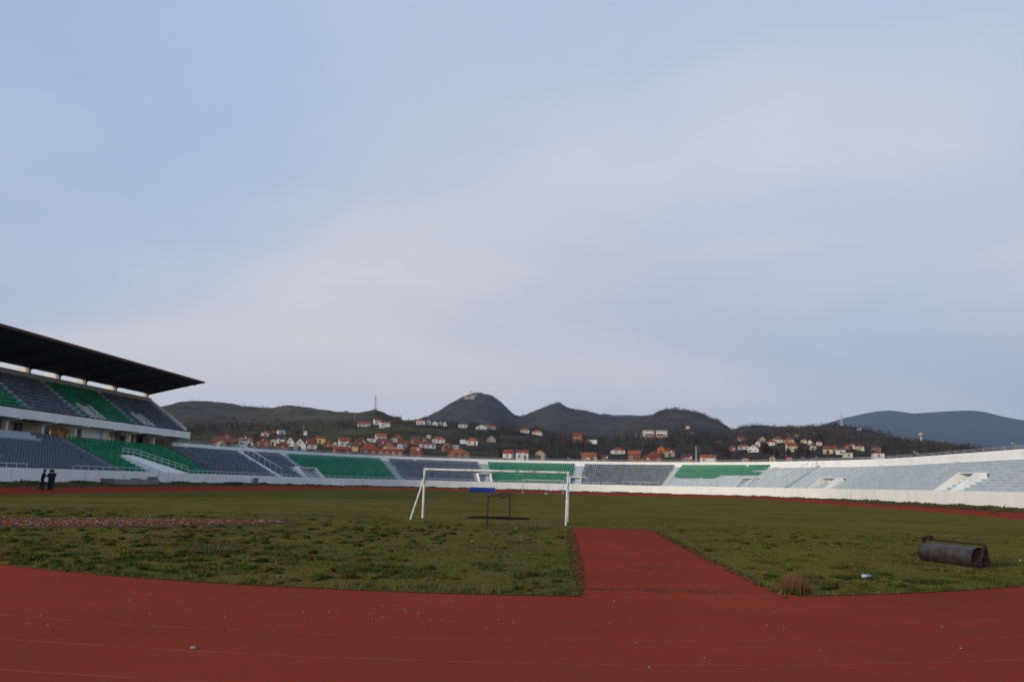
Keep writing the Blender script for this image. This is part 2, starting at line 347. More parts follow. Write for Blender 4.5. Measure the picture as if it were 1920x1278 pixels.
def terrain_z(x, y):
    a = math.atan2(x - CAM_X, y); d = math.hypot(x - CAM_X, y)
    i = int(np.clip(np.searchsorted(AZ, a) - 1, 0, len(AZ) - 2)); j = int(np.clip(np.searchsorted(DS, d) - 1, 0, len(DS) - 2))
    u = (a - AZ[i]) / (AZ[i + 1] - AZ[i]); w = (d - DS[j]) / (DS[j + 1] - DS[j])
    return HG[i, j] * (1 - u) * (1 - w) + HG[i + 1, j] * u * (1 - w) + HG[i, j + 1] * (1 - u) * w + HG[i + 1, j + 1] * u * w
def on_land(px, py, d0=255, d1=3000):
    v = ray(px, py); h = math.hypot(v[0], v[1]); d = d0
    while d < d1:
        x, y, z = CAM_X + v[0] / h * d, v[1] / h * d, CAM_H + v[2] / h * d
        if z <= terrain_z(x, y): return (x, y, terrain_z(x, y), d)
        d += 1.5 + d * 0.002
    return None
nA, nD = len(AZ), len(DS)
gv = np.stack([XG, YG, HG], -1).reshape(-1, 3)
ii, jj = np.meshgrid(np.arange(nA - 1), np.arange(nD - 1), indexing='ij'); k = (ii * nD + jj).ravel()
gf = np.stack([k, k + 1, k + nD + 1, k + nD], -1)[:, ::-1]
# land cover: colour of grass, scrub and ploughed strips (what grows there)
gc = np.zeros((nA * nD, 3), np.float32)
def cover(a, d, x, y):
    w = np.interp(a, cW[:, 0], cW[:, 1]); dR = np.interp(a, cR[:, 0], cR[:, 2])
    n = mnoise.fractal(Vector((x / 210, y / 210, 1.0)), 0.8, 2.0, 4) * 0.9
    px_bias = 0.0
    if d < dR * 1.05:
        if azel(1010, 820)[0] < a < azel(1130, 820)[0]: px_bias = .45
        elif a < azel(1010, 820)[0]:
            px_bias = -.75; ya = math.sin(d / 31.0 + 1.2 * mnoise.noise(Vector((x / 80, y / 80, 0))))
            if ya > .72 and d > 420: px_bias = .2
        elif a > azel(1300, 820)[0]: px_bias = .1
        else: px_bias = -.35
    return min(1, max(0, w + n * .8 + px_bias))
for i in range(nA):
    a = AZ[i]
    for j in range(nD):
        if abs(a) > R_(50) or DS[j] < 200: gc[i * nD + j] = (.05, .047, .02); continue
        x, y = XG[i, j], YG[i, j]; w = cover(a, DS[j], x, y)
        n = .5 + .5 * mnoise.noise(Vector((x / 60, y / 26, 9.0))); n2_ = .5 + .5 * mnoise.noise(Vector((x / 300, y / 90, 4.0)))
        gr = np.array((.066, .056, .032)) * (1 - n2_) + np.array((.088, .066, .050)) * n2_
        if DS[j] < 820: gr = gr * np.array((.92, .98, .78))
        sc = np.array((.040, .033, .031)) * (1 - n) + np.array((.064, .050, .048)) * n
        gc[i * nD + j] = gr * (1 - w) + sc * w
M['land'] = mat('hill_land', (.88, .88, .88), 0.95, 0.5, 0.03, 0, attr='Col', spec=0.0, detail=10)
tag(link(bpy.data.objects.new('ground', np_mesh('ground', gv, gf, M['land'], True, colors=gc))), kind='structure')

# far blue mountain and far ridge, behind everything
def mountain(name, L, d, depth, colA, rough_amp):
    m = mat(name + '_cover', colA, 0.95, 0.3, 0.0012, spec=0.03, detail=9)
    pts = curve([(x, y, d) for x, y in L]); a0, a1 = pts[0, 0], pts[-1, 0]; n = 180; rows = 26
    A = np.linspace(a0, a1, n); V = []
    for i, a in enumerate(A):
        s = np.interp(a, pts[:, 0], pts[:, 1])
        for k_ in range(rows):
            u = k_ / (rows - 1)
            if u <= .6: f = (u / .6); dd = d - depth * (1 - f); hh = (CAM_H + s * d) * (f ** 1.25)
            else: f = (u - .6) / .4; dd = d + depth * f; hh = (CAM_H + s * d) * (1 - f * f)
            x, y = CAM_X + math.sin(a) * dd, math.cos(a) * dd
            amp = rough_amp * math.sin(math.pi * min(1, u / .6)) if u < .6 else 0
            hh += amp * mnoise.fractal(Vector((x / 900, y / 900, 2.0)), 1.0, 2.0, 5)
            V.append((x, y, max(hh, -2)))
    k_ = (np.arange(n - 1)[:, None] * rows + np.arange(rows - 1)[None]).ravel()
    Fq = np.stack([k_, k_ + 1, k_ + rows + 1, k_ + rows], -1)[:, ::-1]
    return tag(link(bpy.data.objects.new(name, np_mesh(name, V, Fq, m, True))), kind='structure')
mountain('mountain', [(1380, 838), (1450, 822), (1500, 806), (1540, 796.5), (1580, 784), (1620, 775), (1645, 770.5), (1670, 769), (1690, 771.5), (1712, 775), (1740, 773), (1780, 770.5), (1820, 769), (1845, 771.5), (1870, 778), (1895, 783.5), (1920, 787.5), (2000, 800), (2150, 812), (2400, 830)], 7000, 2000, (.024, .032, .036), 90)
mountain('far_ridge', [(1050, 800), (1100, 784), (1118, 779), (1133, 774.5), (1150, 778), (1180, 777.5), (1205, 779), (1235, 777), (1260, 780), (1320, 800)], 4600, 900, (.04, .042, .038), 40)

# ------------------------------------------------------------------ stadium ground sheets
def ring(name, r0f, r1f, nr, m, dz=0.0, t0=0.0, t1=TT):
    V = []; ts = [t for t in T_SAMPLES if t0 - 1e-6 <= t <= t1 + 1e-6]
    for t in ts:
        a, b = r0f(t), r1f(t)
        for k_ in range(nr + 1):
            r = a + (b - a) * k_ / nr; x, y = P(t, r); V.append((x, y, g(t, r) + dz))
    n = nr + 1; k_ = (np.arange(len(ts) - 1)[:, None] * n + np.arange(nr)[None]).ravel()
    Fq = np.stack([k_, k_ + 1, k_ + n + 1, k_ + n], -1)
    return tag(link(bpy.data.objects.new(name, np_mesh(name, V, Fq, m, True))), kind='structure')
pitch = ring('pitch', lambda t: 0.0, r_in, 36, M['turf'])
track = ring('running_track', lambda t: r_in(t) - .2, lambda t: R_OUT + .2, 8, M['track'], -0.012)
verge = ring('grass_verge', lambda t: R_OUT + .1 * mnoise.noise(Vector((t * .9, 0, 0))), lambda t: 52.0, 4, M['verge'], 0.012)
for k_ in range(1, 8):                                     # faded lane lines
    V = []; ts = [t for t in T_SAMPLES]
    for t in ts:
        for r in (r_in(t) + .3 + 1.22 * k_ - .025, r_in(t) + .3 + 1.22 * k_ + .025):
            x, y = P(t, r); V.append((x, y, g(t, r) - .012 + .0025))
    n = len(ts); q = np.arange(n - 1) * 2
    link(bpy.data.objects.new('lane_line', np_mesh('lane_line', V, np.stack([q, q + 1, q + 3, q + 2], -1), M['lane'])), track)
# the red run-up strip into the pitch
def strip(name, x0, x1, y0, y1, m, nx, ny, dz, jit=0.0):
    V = []
    for j in range(ny + 1):
        for i in range(nx + 1):
            x = x0 + (x1 - x0) * i / nx; y = y0 + (y1 - y0) * j / ny
            if jit and i in (0, nx): x += jit * mnoise.noise(Vector((i * 3.0, y * 1.3, 0))) + jit * .5 * mnoise.noise(Vector((i * 3.0, y * 4.3, 5)))
            V.append((x, y, gz(x, y) + dz))
    k_ = (np.arange(ny)[:, None] * (nx + 1) + np.arange(nx)[None]).ravel()
    return tag(link(bpy.data.objects.new(name, np_mesh(name, V, np.stack([k_, k_ + 1, k_ + nx + 2, k_ + nx + 1], -1), m))), kind='structure')
def inner_y(x):
    r = 36.3 - 0.0105 * (x - 1.5) ** 2 * min(1, max(0, (26 - abs(x)) / 12)); return Y0 - math.sqrt(r * r - x * x)
def runway_sheet():
    V = []; nx, ny = 8, 70
    for j in range(ny + 1):
        for i in range(nx + 1):
            u = j / ny; x = 3.70 + 3.65 * i / nx; flare = max(0, 1 - u * 9)
            if i == nx: x += .35 * flare ** 2
            if i in (0, nx): x += (.30 * mnoise.noise(Vector((i * 3.0, u * 26, 0))) + .14 * mnoise.noise(Vector((i * 3.0, u * 97, 5)))) * min(1, u * 12)
            y = inner_y(x) - .14 if j == 0 else inner_y(x) - .02 + (35.8 - inner_y(x)) * (j - 1) / (ny - 1)
            V.append((x, y, gz(x, y) + (-.0105 if j == 0 else .010)))
    k_ = (np.arange(ny)[:, None] * (nx + 1) + np.arange(nx)[None]).ravel()
    return tag(link(bpy.data.objects.new('runway', np_mesh('runway', V, np.stack([k_, k_ + 1, k_ + nx + 2, k_ + nx + 1], -1), M['track']))), kind='structure')
runway = runway_sheet()
def blob_sheet(name, pts, m, dz, parent=None, kind='structure'):
    c = np.mean(pts, 0); V = [(c[0], c[1], gz(*c) + dz)] + [(x, y, gz(x, y) + dz) for x, y in pts]; n = len(pts)
    o = link(bpy.data.objects.new(name, np_mesh(name, V, [(0, i + 1, (i + 1) % n + 1) for i in range(n)], m)))
    return tag(o, kind=kind)
def blob(cx, cy, rx, ry, rot=0.0, n=40, jit=.25, seed=0):
    out = []
    for i in range(n):
        a = 2 * math.pi * i / n; k_ = 1 + jit * mnoise.noise(Vector((math.cos(a) * 2.2, math.sin(a) * 2.2, seed * 3.7)))
        x, y = rx * k_ * math.cos(a), ry * k_ * math.sin(a); out.append((cx + x * math.cos(rot) - y * math.sin(rot), cy + x * math.sin(rot) + y * math.cos(rot)))
    return out
SOIL = (-15.2, 29.2, 9.0, 3.6, R_(34)); blob_sheet('bare_soil', blob(*SOIL, seed=1), M['soil'], 0.012)
blob_sheet('brick_dust', blob(-16.0, 28.9, 7.6, 2.0, R_(33), jit=.5, seed=9), mat('red_brick_dust', (.13, .040, .022), .95, .35, 1.5, .6, 20, spec=0.0), 0.017)
MUD = (0.0, 43.2, 1.7, 1.6, 0.0); blob_sheet('mud_patch', blob(*MUD, seed=2), M['mud'], 0.014)
# worn asphalt showing through at the outer edge of the right straight, grit at the mouth of the run-up
for q, (t, r, a, b) in enumerate(((272, 45.6, 5.5, .5), (283, 46.0, 4.5, .45), (294, 45.8, 6, .5), (263, 46.1, 3, .3))):
    x, y = P(t, r); blob_sheet('worn_patch', blob(x, y, b, a, 0, seed=q + 5), M['asphalt_patch'], 0.0)
def in_ell(x, y, e, k_=1.0):
    dx, dy = x - e[0], y - e[1]; c, s = math.cos(-e[4]), math.sin(-e[4]); u, v = dx * c - dy * s, dx * s + dy * c
    return (u / e[2]) ** 2 + (v / e[3]) ** 2 < k_

# ------------------------------------------------------------------ bowl terrace
kF = [0, 46, 60, 85, 107, 150, 190, 210, 235, 270, 330]; ZF = [2.13, 2.08, 2.02, 1.98, 1.87, 1.9, 1.96, 2.12, 2.24, 2.24, 2.2]
kB = [0, 73, 85, 107, 130, 150, 190, 220, 250, 290, 330]; ZB = [6.85, 6.9, 7.05, 7.25, 7.25, 7.3, 7.5, 7.65, 7.5, 7.47, 7.45]
def zz(t, r, z):
    df = np.interp(t, kF, ZF) - 2.05; db = np.interp(t, kB, ZB) - 7.3; k_ = min(1, max(0, (r - 50) / 9)); return z + df * (1 - k_) + db * k_
TB0, TB1 = -18.0, 2 * LS + ARC - 12.0
def t_list(t0, t1, step=2.0):
    n = max(1, int(math.ceil((t1 - t0) / step))); return list(np.linspace(t0, t1, n + 1))
terr = empty('bowl_terrace', (0, 186, 0.3), 0, 'white curved concrete stadium terrace with green and grey seat blocks', 'grandstand')
def sweep(name, t0, t1, prof, m, parent, closed=True, step=2.0, caps=True):
    ts = t_list(t0, t1, step); V = []; n = len(prof); o = parent.location; Fq = []
    for t in ts:
        for r, z in prof:
            x, y = P(t, r); V.append((x - o[0], y - o[1], zz(t, r, z) - o[2]))
    for i in range(len(ts) - 1):
        for k_ in range(n if closed else n - 1):
            a, b = i * n + k_, i * n + (k_ + 1) % n; Fq.append((a, a + n, b + n, b))
    me = bpy.data.meshes.new(name)
    if caps and closed: Fq = Fq + [tuple(range(n)), tuple(range(len(V) - 1, len(V) - n - 1, -1))]
    me.from_pydata(V, [], Fq); me.materials.append(m); me.update()
    return link(bpy.data.objects.new(name, me), parent)
NROW, RD, RZ = 13, 0.685, 0.352; TREAD0 = 1.78
def row_r(i): return 50.22 + RD * i
def row_z(i): return TREAD0 + RZ * i
sweep('front_wall', TB0, TB1, [(49.98, -.6), (50.22, -.6), (50.22, 2.05), (49.98, 2.05)], M['white'], terr)
for i in range(NROW):
    a, b = row_r(i), row_r(i + 1); z = row_z(i)
    sweep('step', TB0, TB1, [(a, z - .75), (b + .06, z - .75), (b + .06, z), (a, z), (a - .07, z - .005), (a - .07, z - .11), (a, z - .13)], M['step'], terr)
rb = row_r(NROW)
T_PAR = 73.5                                               # the parapet starts where the covered stand ends
sweep('parapet_wall', T_PAR, TB1, [(rb + .062, 3.0), (rb + .42, 3.0), (rb + .42, 7.3), (rb + .10, 7.3), (rb + .062, 6.9)], M['white'], terr)
sweep('rear_wall', TB0, T_PAR - .01, [(rb + .065, 2.0), (rb + .3, 2.0), (rb + .3, 6.0), (rb + .065, 6.0)], M['white'], terr)
def rail(name, t0, t1, r, z0, hs, m, post=2.0, rad=.03, parent=terr, rel=True):
    mb = MB(); ts = t_list(t0, t1, post); f = (lambda t, z: zz(t, r, z)) if rel else (lambda t, z: z)
    for h in hs: mb.path([(*P(t, r), f(t, z0 + h)) for t in ts], rad, 5)
    for t in ts: x, y = P(t, r); mb.tube((x, y, f(t, z0)), (x, y, f(t, z0 + max(hs))), rad, rad, 5)
    return mb.build(name, m, parent)
rail('parapet_railing', T_PAR + 1, TB1, rb + .26, 7.3, (.22, .42), M['rail_grey'], 2.5, .03)
for a, b in ((TB0, 26.2), (33.8, 51), (61.2, 103.5), (109, 147.6), (151.2, 168.4), (171.6, 179.5)):
    rail('front_railing', a, b, 50.1, 2.05, (.42,), M['rail_white'], 1.5, .032)
rail('front_railing', 181, 189.6, 50.15, 2.05, (.75,), M['rail_white'], 2.6, .03)
# dark joints of the wide gate in the right wall, and cracks
for t in (243.5, 245.3, 247, 248.6, 250.2, 251.9, 253.3, 254.8, 262.6, 268.8, 116, 139.5, 52, 54.5, 12, 24, 36, 66, 78, 90, 102, 127, 152, 164, 176, 188, 200, 213, 226, 282, 296, 308):
    x, y = P(t, 49.97); nx, ny = P(t, 50.97); w = .035
    mb = MB(); ang = math.atan2(ny - y, nx - x); zt = zz(t, 50, 1.95); zb_ = g(t, 49.9) + .15
    mb.box((x, y, (zt + zb_) / 2), (.012, w, zt - zb_), 0, ang); mb.build('wall_joint', M['rail_grey'], terr)

# seats
def seat_proto():
    v = []; f = []
    def add(vs, fs): n = len(v); v.extend(vs); f.extend([tuple(n + i for i in q) for q in fs])
    w = .17
    add([(-w, -.20, .30), (w, -.20, .30), (w, .20, .27), (-w, .20, .27), (-w, -.20, .345), (w, -.20, .345), (w, .20, .32), (-w, .20, .32)], [(4, 5, 6, 7), (0, 1, 5, 4), (1, 2, 6, 5), (3, 0, 4, 7), (0, 3, 2, 1)])
    xs = (-w, -.10, .10, w); yo = (.10, .17, .17, .10); vs = []
    for z, k_ in ((.31, 0.0), (.66, .06)):
        for th in (0, .03):
            for x, y in zip(xs, yo): vs.append((x * (1 if z < .5 else .88), y + k_ + th, z + (.03 if z > .5 and abs(x) < .15 else 0)))
    fs = []
    for i in range(3):
        fs += [(i, i + 1, 8 + i + 1, 8 + i), (4 + i + 1, 4 + i, 12 + i, 12 + i + 1), (8 + i, 8 + i + 1, 12 + i + 1, 12 + i)]
    fs += [(0, 8, 12, 4), (3, 7, 15, 11)]
    add(vs, fs); return np.array(v, np.float32), np.array(f, np.int32)
SV, SF = seat_proto()
SEATS = []           # (x, y, z, ang, colour, block)
def seats_on(t0, t1, rows, colour, block, skip=None):
    for i in rows:
        r = row_r(i) + .36; L = (t1 - t0) * r / 50 if LS < t0 < LS + ARC or LS < t1 < LS + ARC else t1 - t0
        n = max(1, int(L / .49))
        for k_ in range(n):
            t = t0 + (t1 - t0) * (k_ + .5) / n
            if skip and skip(t, i): continue
            if random.random() < .006: continue
            x, y = P(t, r); x2, y2 = P(t, r + 1); SEATS.append((x, y, zz(t, r, row_z(i)), math.atan2(y2 - y, x2 - x) - math.pi / 2 + random.gauss(0, .02), colour, block))
PORT = [(50.6, 60.6, 7, 'B'), (104.0, 108.8, 5, 'C'), (148.1, 150.8, 5, 'E'), (168.9, 171.2, 4, 'F'), (208.4, 210.8, 5, 'H'), (228.9, 233.9, 5, 'I'), (274.2, 278.3, 6, 'J')]
def sk(t, i):
    for a, b, n, c in PORT:
        if c == 'B':
            if i <= 6 and a - .3 < t < a + 3.4 + (6 - i) * 1.05: return True
        elif a - .9 < t < b + .9 and i <= n: return True
    return 94.7 < t < 96.4
blocks = [(TB0, 44.0, range(NROW), 'grey'), (45.2, 70.2, range(NROW), 'green'), (71.3, 105.6, range(NROW), 'grey'), (107.3, 128.3, range(NROW), 'green'), (130.1, 149.0, range(NROW), 'grey'),
          (151.1, 169.2, range(NROW), 'green'), (171.2, 189.8, range(NROW), 'grey')]
for q, (a, b, rows, c) in enumerate(blocks):
    seats_on(a, b, rows, c, 't%d' % q, lambda t, i, q=q: sk(t, i) or (q == 0 and i >= 10 and t < 38.5))
seats_on(191.3, 210.0, range(6, NROW), 'green', 't7', lambda t, i: (i == 6 and t > 201.5) or (i == 9 and t > 207.3) or t > 210 - (12 - i) * .02)
seats_on(191.3, 201, [5], 'green', 't7')

# ------------------------------------------------------------------ aisles, portals, stair beams on the terrace
def aisle(t, w=1.0):
    """two small steps per row"""
    mb = MB()
    for i in range(NROW):
        for h, d0 in ((.17, .34),):
            r0, r1 = row_r(i) + d0, row_r(i + 1) - .002; z0 = zz(t, r0, row_z(i)) + .003; a = []
            for r in (r0, r1):
                for s in (-1, 1):
                    x, y = P(t + s * w / 2 * 50 / r if LS < t < LS + ARC else t + s * w / 2, r); a.append((x, y))
            mb.prism([(*a[0], z0), (*a[1], z0), (*a[3], z0), (*a[2], z0)], (0, 0, h))
    return mb.build('aisle_stair', M['stair'], terr)
for t in (44.6, 70.75, 106.5, 129.2, 150.0, 170.4, 190.5, 211.3, 236.8, 262, 286): aisle(t, 1.05)
def portal(a, b, n, wing):
    """entrance tunnel: two side walls stepping up with the rows, a back wall with a black sheet for the shade of its opening"""
    r1 = row_r(n); zt = row_z(n) + .45
    def P3(t, r, z): x, y = P(t, r); return (x, y, zz(t, r, z))
    for t, s in ((a, -1), (b, 1)):
        th = .16 * s
        poly = [P3(t, 50.0, 1.5), P3(t, r1, 1.5), P3(t, r1, zt), P3(t, r1 - 1.2, zt), P3(t, 50.0, 2.12)]
        q = P3(t + th, 50.0, 0); p0 = P3(t, 50.0, 0)
        root = MB(); root.prism(poly, (q[0] - p0[0], q[1] - p0[1], 0)); w = root.build('portal_wall', M['white'], terr)
    bk = MB(); bk.prism([P3(a + .01, r1, 1.5), P3(b - .01, r1, 1.5), P3(b - .01, r1, zt), P3(a + .01, r1, zt)], tuple(np.array(P3(a, r1 + .15, 0)) - np.array(P3(a, r1, 0))))
    bk.build('portal_back', M['white'], w, off=terr.location)
    op = MB(); m_ = (a + b) / 2; hw = min(.8, (b - a) / 2 - .25)
    op.prism([P3(m_ - hw, r1 - .03, 1.8), P3(m_ + hw, r1 - .03, 1.8), P3(m_ + hw, r1 - .03, zt - .75), P3(m_ - hw, r1 - .03, zt - .75)], (0, 0, .001))
    op.quad(P3(m_ - hw, r1 - .04, 1.8), P3(m_ + hw, r1 - .04, 1.8), P3(m_ + hw, r1 - .04, zt - .75), P3(m_ - hw, r1 - .04, zt - .75))
    op.build('portal_shade_sheet', M['black'], w, off=terr.location)  # flat black sheet paints the shade inside the opening, the wall behind is solid
    lid = MB(); lid.prism([P3(a + .02, r1 - 1.2, zt - .12), P3(b - .02, r1 - 1.2, zt - .12), P3(b - .02, r1 - .01, zt - .12), P3(a + .02, r1 - .01, zt - .12)], (0, 0, .1))
    lid.build('portal_lintel', M['white'], w, off=terr.location)
    return w
for a, b, n, c in PORT:
    if c != 'B': portal(a, b, n, c)
def P3(t, r, z): x, y = P(t, r); return (x, y, zz(t, r, z))
# the big ramp stair of the left green block, running down to the right
rampL = MB()
rampL.prism([P3(50.6, row_r(6), 3.2), P3(50.6, row_r(6), 4.4), P3(53.4, row_r(6), 4.4), P3(60.6, 50.0, 2.1), P3(60.6, 50.0, 1.2), P3(54, 50.0, 1.2)], (-.2, 0, 0))
ramp_o = rampL.build('ramp_wall', M['white'], terr)
rampT = MB(); rampT.prism([P3(50.6, row_r(6) - .1, 4.3), P3(52.4, row_r(6) - .1, 4.3), P3(58.6, 50.0, 2.0), P3(54.6, 50.0, 2.0)], (0, 0, -1.2)); rampT.build('ramp_body', M['white'], terr)
pr = [P3(50.6, row_r(6), 4.4), P3(53.4, row_r(6), 4.4), P3(60.6, 50.05, 2.12)]
rl = MB()
for h in (.45, .85):
    rl.path([tuple(np.array(p) + (0, 0, h)) for p in pr], .035, 5)
for u in np.linspace(0, 1, 9):
    p = np.array(pr[1]) * (1 - u) + np.array(pr[2]) * u; rl.tube(p, p + (0, 0, .85), .035, .035, 5)
for u in (0, .5):
    p = np.array(pr[0]) * (1 - u) + np.array(pr[1]) * u; rl.tube(p, p + (0, 0, .85), .035, .035, 5)
rl.build('ramp_railing', M['rail_white'], terr)
# two straight stair flights with their railings
def flight(t, side, m, zr, steps_mat):
    f = MB(); n = 15; w = .55
    p0, p1 = np.array(P3(t, 50.15, 2.0)), np.array(P3(t, row_r(12) + .5, row_z(12) + .25))
    x2, y2 = P(t + 1.0, 55); x1, y1 = P(t, 55); lat = np.array((x2 - x1, y2 - y1, 0)); lat /= np.linalg.norm(lat)
    f.prism([p0 - (0, 0, .5), p1 - (0, 0, .5), p1 + (0, 0, .12), p0 + (0, 0, .12)], tuple(lat * w)); fo = f.build('stair_flight', steps_mat, terr)
    rl = MB(); q0, q1 = p0 + lat * w * side, p1 + lat * w * side; e = q1 + (q1 - q0) / np.linalg.norm(q1 - q0) * .0
    top0, top1 = q0 + (0, 0, zr), q1 + (0, 0, zr)
    rl.tube(top0, top1, .04, .04, 6)
    for u in np.linspace(0, 1, 8): p = q0 * (1 - u) + q1 * u; rl.tube(p, p + (0, 0, zr), .035, .035, 5)
    land = np.array(P3(t, rb + .25, row_z(12) + .25)) + lat * w * side; rl.tube(top1, land + (0, 0, zr), .04, .04, 6); rl.tube(land, land + (0, 0, zr), .045, .045, 6)
    far = land - lat * 1.3 * side; rl.tube(land + (0, 0, zr), far + (0, 0, zr), .04, .04, 6); rl.tube(far, far + (0, 0, zr), .045, .045, 6)
    rl.build('stair_railing', m, fo, off=terr.location)
flight(95.4, 1, M['rail_white'], 1.55, M['white'])
flight(220.6, 0, M['rail_grey'], 1.75, M['stair'])

# ------------------------------------------------------------------ covered main stand on the left
YS0, YS1 = 28.0, 126.6
stand = empty('main_grandstand', (-61, 80, 0.8), 0, 'covered two-tier main stand with dark cantilever roof on the left', 'grandstand')
COLY = [at_X(px, 815, -58)[1] for px in (28.8, 96.4, 157.7, 210, 259, 304)]
sp = COLY[1] - COLY[0]
COLY = [COLY[0] - sp * k_ for k_ in (5, 4, 3, 2, 1)] + COLY + [125.9]
mb = MB(); mb.box((-57.95, (YS0 + YS1) / 2, 8.16), (.3, YS1 - YS0, 1.04)); mb.build('fascia', M['white'], stand)
mb = MB(); mb.box((-57.93, (YS0 + YS1) / 2, 8.78), (.22, YS1 - YS0, .16)); mb.build('fascia_ledge', M['black'], stand)
for y in COLY:
    m_ = MB(); m_.prism([(-57.70, y, 7.52), (-57.70, y, 7.85), (-58.1, y, 7.85), (-60.5, y, 7.7), (-60.5, y, 7.2), (-58.9, y, 7.35)], (0, .45, 0)); m_.build('bracket', M['white'], stand)
    m_ = MB(); m_.box((-59.55, y + .22, 6.7), (.55, .42, 1.9)); m_.build('column', M['white'], stand)
NU, UD, UZ = 10, .66, .475
for i in range(NU):
    a = -58.12 - UD * i; z = 8.55 + UZ * i
    m_ = MB(); m_.prism([(a, YS0, z - .6), (a, YS0, z), (a - UD - .03, YS0, z), (a - UD - .03, YS0, z - .6)], (0, YS1 - .3 - YS0, 0)); m_.build('step', M['step'], stand)
xb = -58.12 - UD * NU
m_ = MB(); m_.prism([(-58.1, YS0 + .02, 7.64), (xb - .1, YS0 + .02, 7.64), (xb - .1, YS0 + .02, 12.2), (-58.6, YS0 + .02, 7.94)], (0, YS1 - .4 - YS0, 0)); m_.build('tier_underside', M['beige'], stand)
m_ = MB(); m_.prism([(-58.55, YS1, 7.7), (-58.55, YS1, 9.35), (-58.9, YS1, 9.6), (-65.1, YS1, 14.0), (-65.4, YS1, 14.0), (-65.4, YS1, 7.7)], (0, -.28, 0)); m_.build('side_wall', M['white'], stand)
m_ = MB(); m_.box((xb - .25, (YS0 + YS1) / 2, 13.25), (.25, YS1 - .6 - YS0, 1.75)); m_.build('back_wall', M['beige'], stand)
ROOF = [(-56.3, 16.82), (-66.0, 14.86)]
BRY = [at_X(px, 730, -65)[1] for px in (51, 109, 160, 218, 279)]; bs = BRY[1] - BRY[0]
BRY = [BRY[0] - bs * k_ for k_ in (5, 4, 3, 2, 1)] + BRY
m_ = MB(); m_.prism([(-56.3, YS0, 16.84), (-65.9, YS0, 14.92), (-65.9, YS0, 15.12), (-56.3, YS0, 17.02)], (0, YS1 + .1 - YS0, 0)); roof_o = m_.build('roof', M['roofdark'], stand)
m_ = MB(); m_.prism([(-56.2, YS0, 16.80), (-56.2, YS0, 17.1), (-56.296, YS0, 17.1), (-56.296, YS0, 16.80)], (0, YS1 + .15 - YS0, 0)); m_.build('roof_trim', M['roofred'], roof_o, off=stand.location)
m_ = MB(); m_.prism([(-56.3, YS0, 17.025), (-65.9, YS0, 15.125), (-65.9, YS0, 15.16), (-56.3, YS0, 17.06)], (0, YS1 + .14 - YS0, 0)); m_.build('roof_sheeting', M['rooftop'], roof_o, off=stand.location)
for y in BRY:
    m_ = MB(); m_.box((-65.3, y + .25, 13.9), (.35, .42, 1.95)); m_.build('roof_post', M['beige'], stand)
    m_ = MB(); m_.prism([(-65.48, y, 13.55), (-65.48, y, 14.86), (-67.2, y, 14.84), (-67.2, y, 14.70)], (0, .5, 0)); m_.build('roof_bracket', M['white'], stand)
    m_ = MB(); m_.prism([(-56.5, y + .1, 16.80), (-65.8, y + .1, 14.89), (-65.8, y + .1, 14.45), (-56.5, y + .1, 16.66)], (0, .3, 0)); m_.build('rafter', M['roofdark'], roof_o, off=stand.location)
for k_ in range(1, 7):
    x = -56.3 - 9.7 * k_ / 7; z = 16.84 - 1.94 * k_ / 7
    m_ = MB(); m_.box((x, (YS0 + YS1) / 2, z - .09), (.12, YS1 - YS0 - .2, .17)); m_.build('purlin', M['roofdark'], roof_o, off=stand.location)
# upper tier entrances (white wedge walls with black handrails)
for px in (150, 250):
    y = at_X(px + 12, 770, -59.5)[1]
    m_ = MB(); m_.prism([(-58.2, y, 8.6), (-58.2, y, 8.95), (-60.9, y, 10.85), (-61.3, y, 10.85), (-61.3, y, 8.6)], (0, .22, 0)); w = m_.build('entrance_wall', M['white'], stand)
    m_ = MB(); m_.prism([(-58.2, y + 2.4, 8.6), (-58.2, y + 2.4, 8.95), (-60.9, y + 2.4, 10.85), (-61.3, y + 2.4, 10.85), (-61.3, y + 2.4, 8.6)], (0, .22, 0)); m_.build('entrance_wall', M['white'], stand)
    m_ = MB(); m_.box((-59.6, y + 1.3, 8.62 + .05), (2.6, 2.1, .06)); m_.build('entrance_floor', M['white'], stand)
    m_ = MB(); 
    for dy in (.1, 1.2, 2.5): m_.path([(-58.3, y + dy, 9.1), (-58.4, y + dy, 9.75), (-60.9, y + dy, 11.5), (-61.2, y + dy, 11.5)], .035, 5)
    m_.build('handrail', M['black'], stand)
# concourse between the tiers: floor, set-back walls with doors, panels
m_ = MB(); m_.box((-63.3, (YS0 + YS1) / 2, 5.7), (8.0, YS1 - YS0, .3)); m_.build('concourse_floor', M['concrete'], stand)
def cy(px, X): return at_X(px, 815, X)[1]
def panel(name, p0, p1, X, m, z0=5.87, z1=7.62, th=.15, parent=stand):
    a, b = cy(p0, X), cy(p1, X); m_ = MB(); m_.box((X, (a + b) / 2, (z0 + z1) / 2), (th, b - a, z1 - z0)); return m_.build(name, m, parent, off=stand.location)
panel('panel_wall', -400, 12, -63, M['cream']); pw = panel('panel_wall', 12, 74, -61.5, M['cream'])
panel('window', 23, 39, -61.4, M['glass'], 6.2, 7.4, .1)
for p in (22.5, 30, 39.5): panel('window_frame', p, p + .7, -61.33, M['frame'], 6.1, 7.45, .1)
panel('pier', 93, 103, -62.5, M['cream']); panel('pier', 127, 150, -60.4, M['cream'])
panel('white_panel', 152, 203, -59.75, M['white']); panel('pier', 206.5, 212, -62.2, M['cream']); panel('back_partition', 213, 243, -63, M['beige'])
panel('door', 227, 231.5, -62.88, M['rusttwig'], 5.9, 7.3, .08); panel('back_partition', 246, 290, -62.2, M['beige']); panel('pier', 250, 256, -61.6, M['cream'])
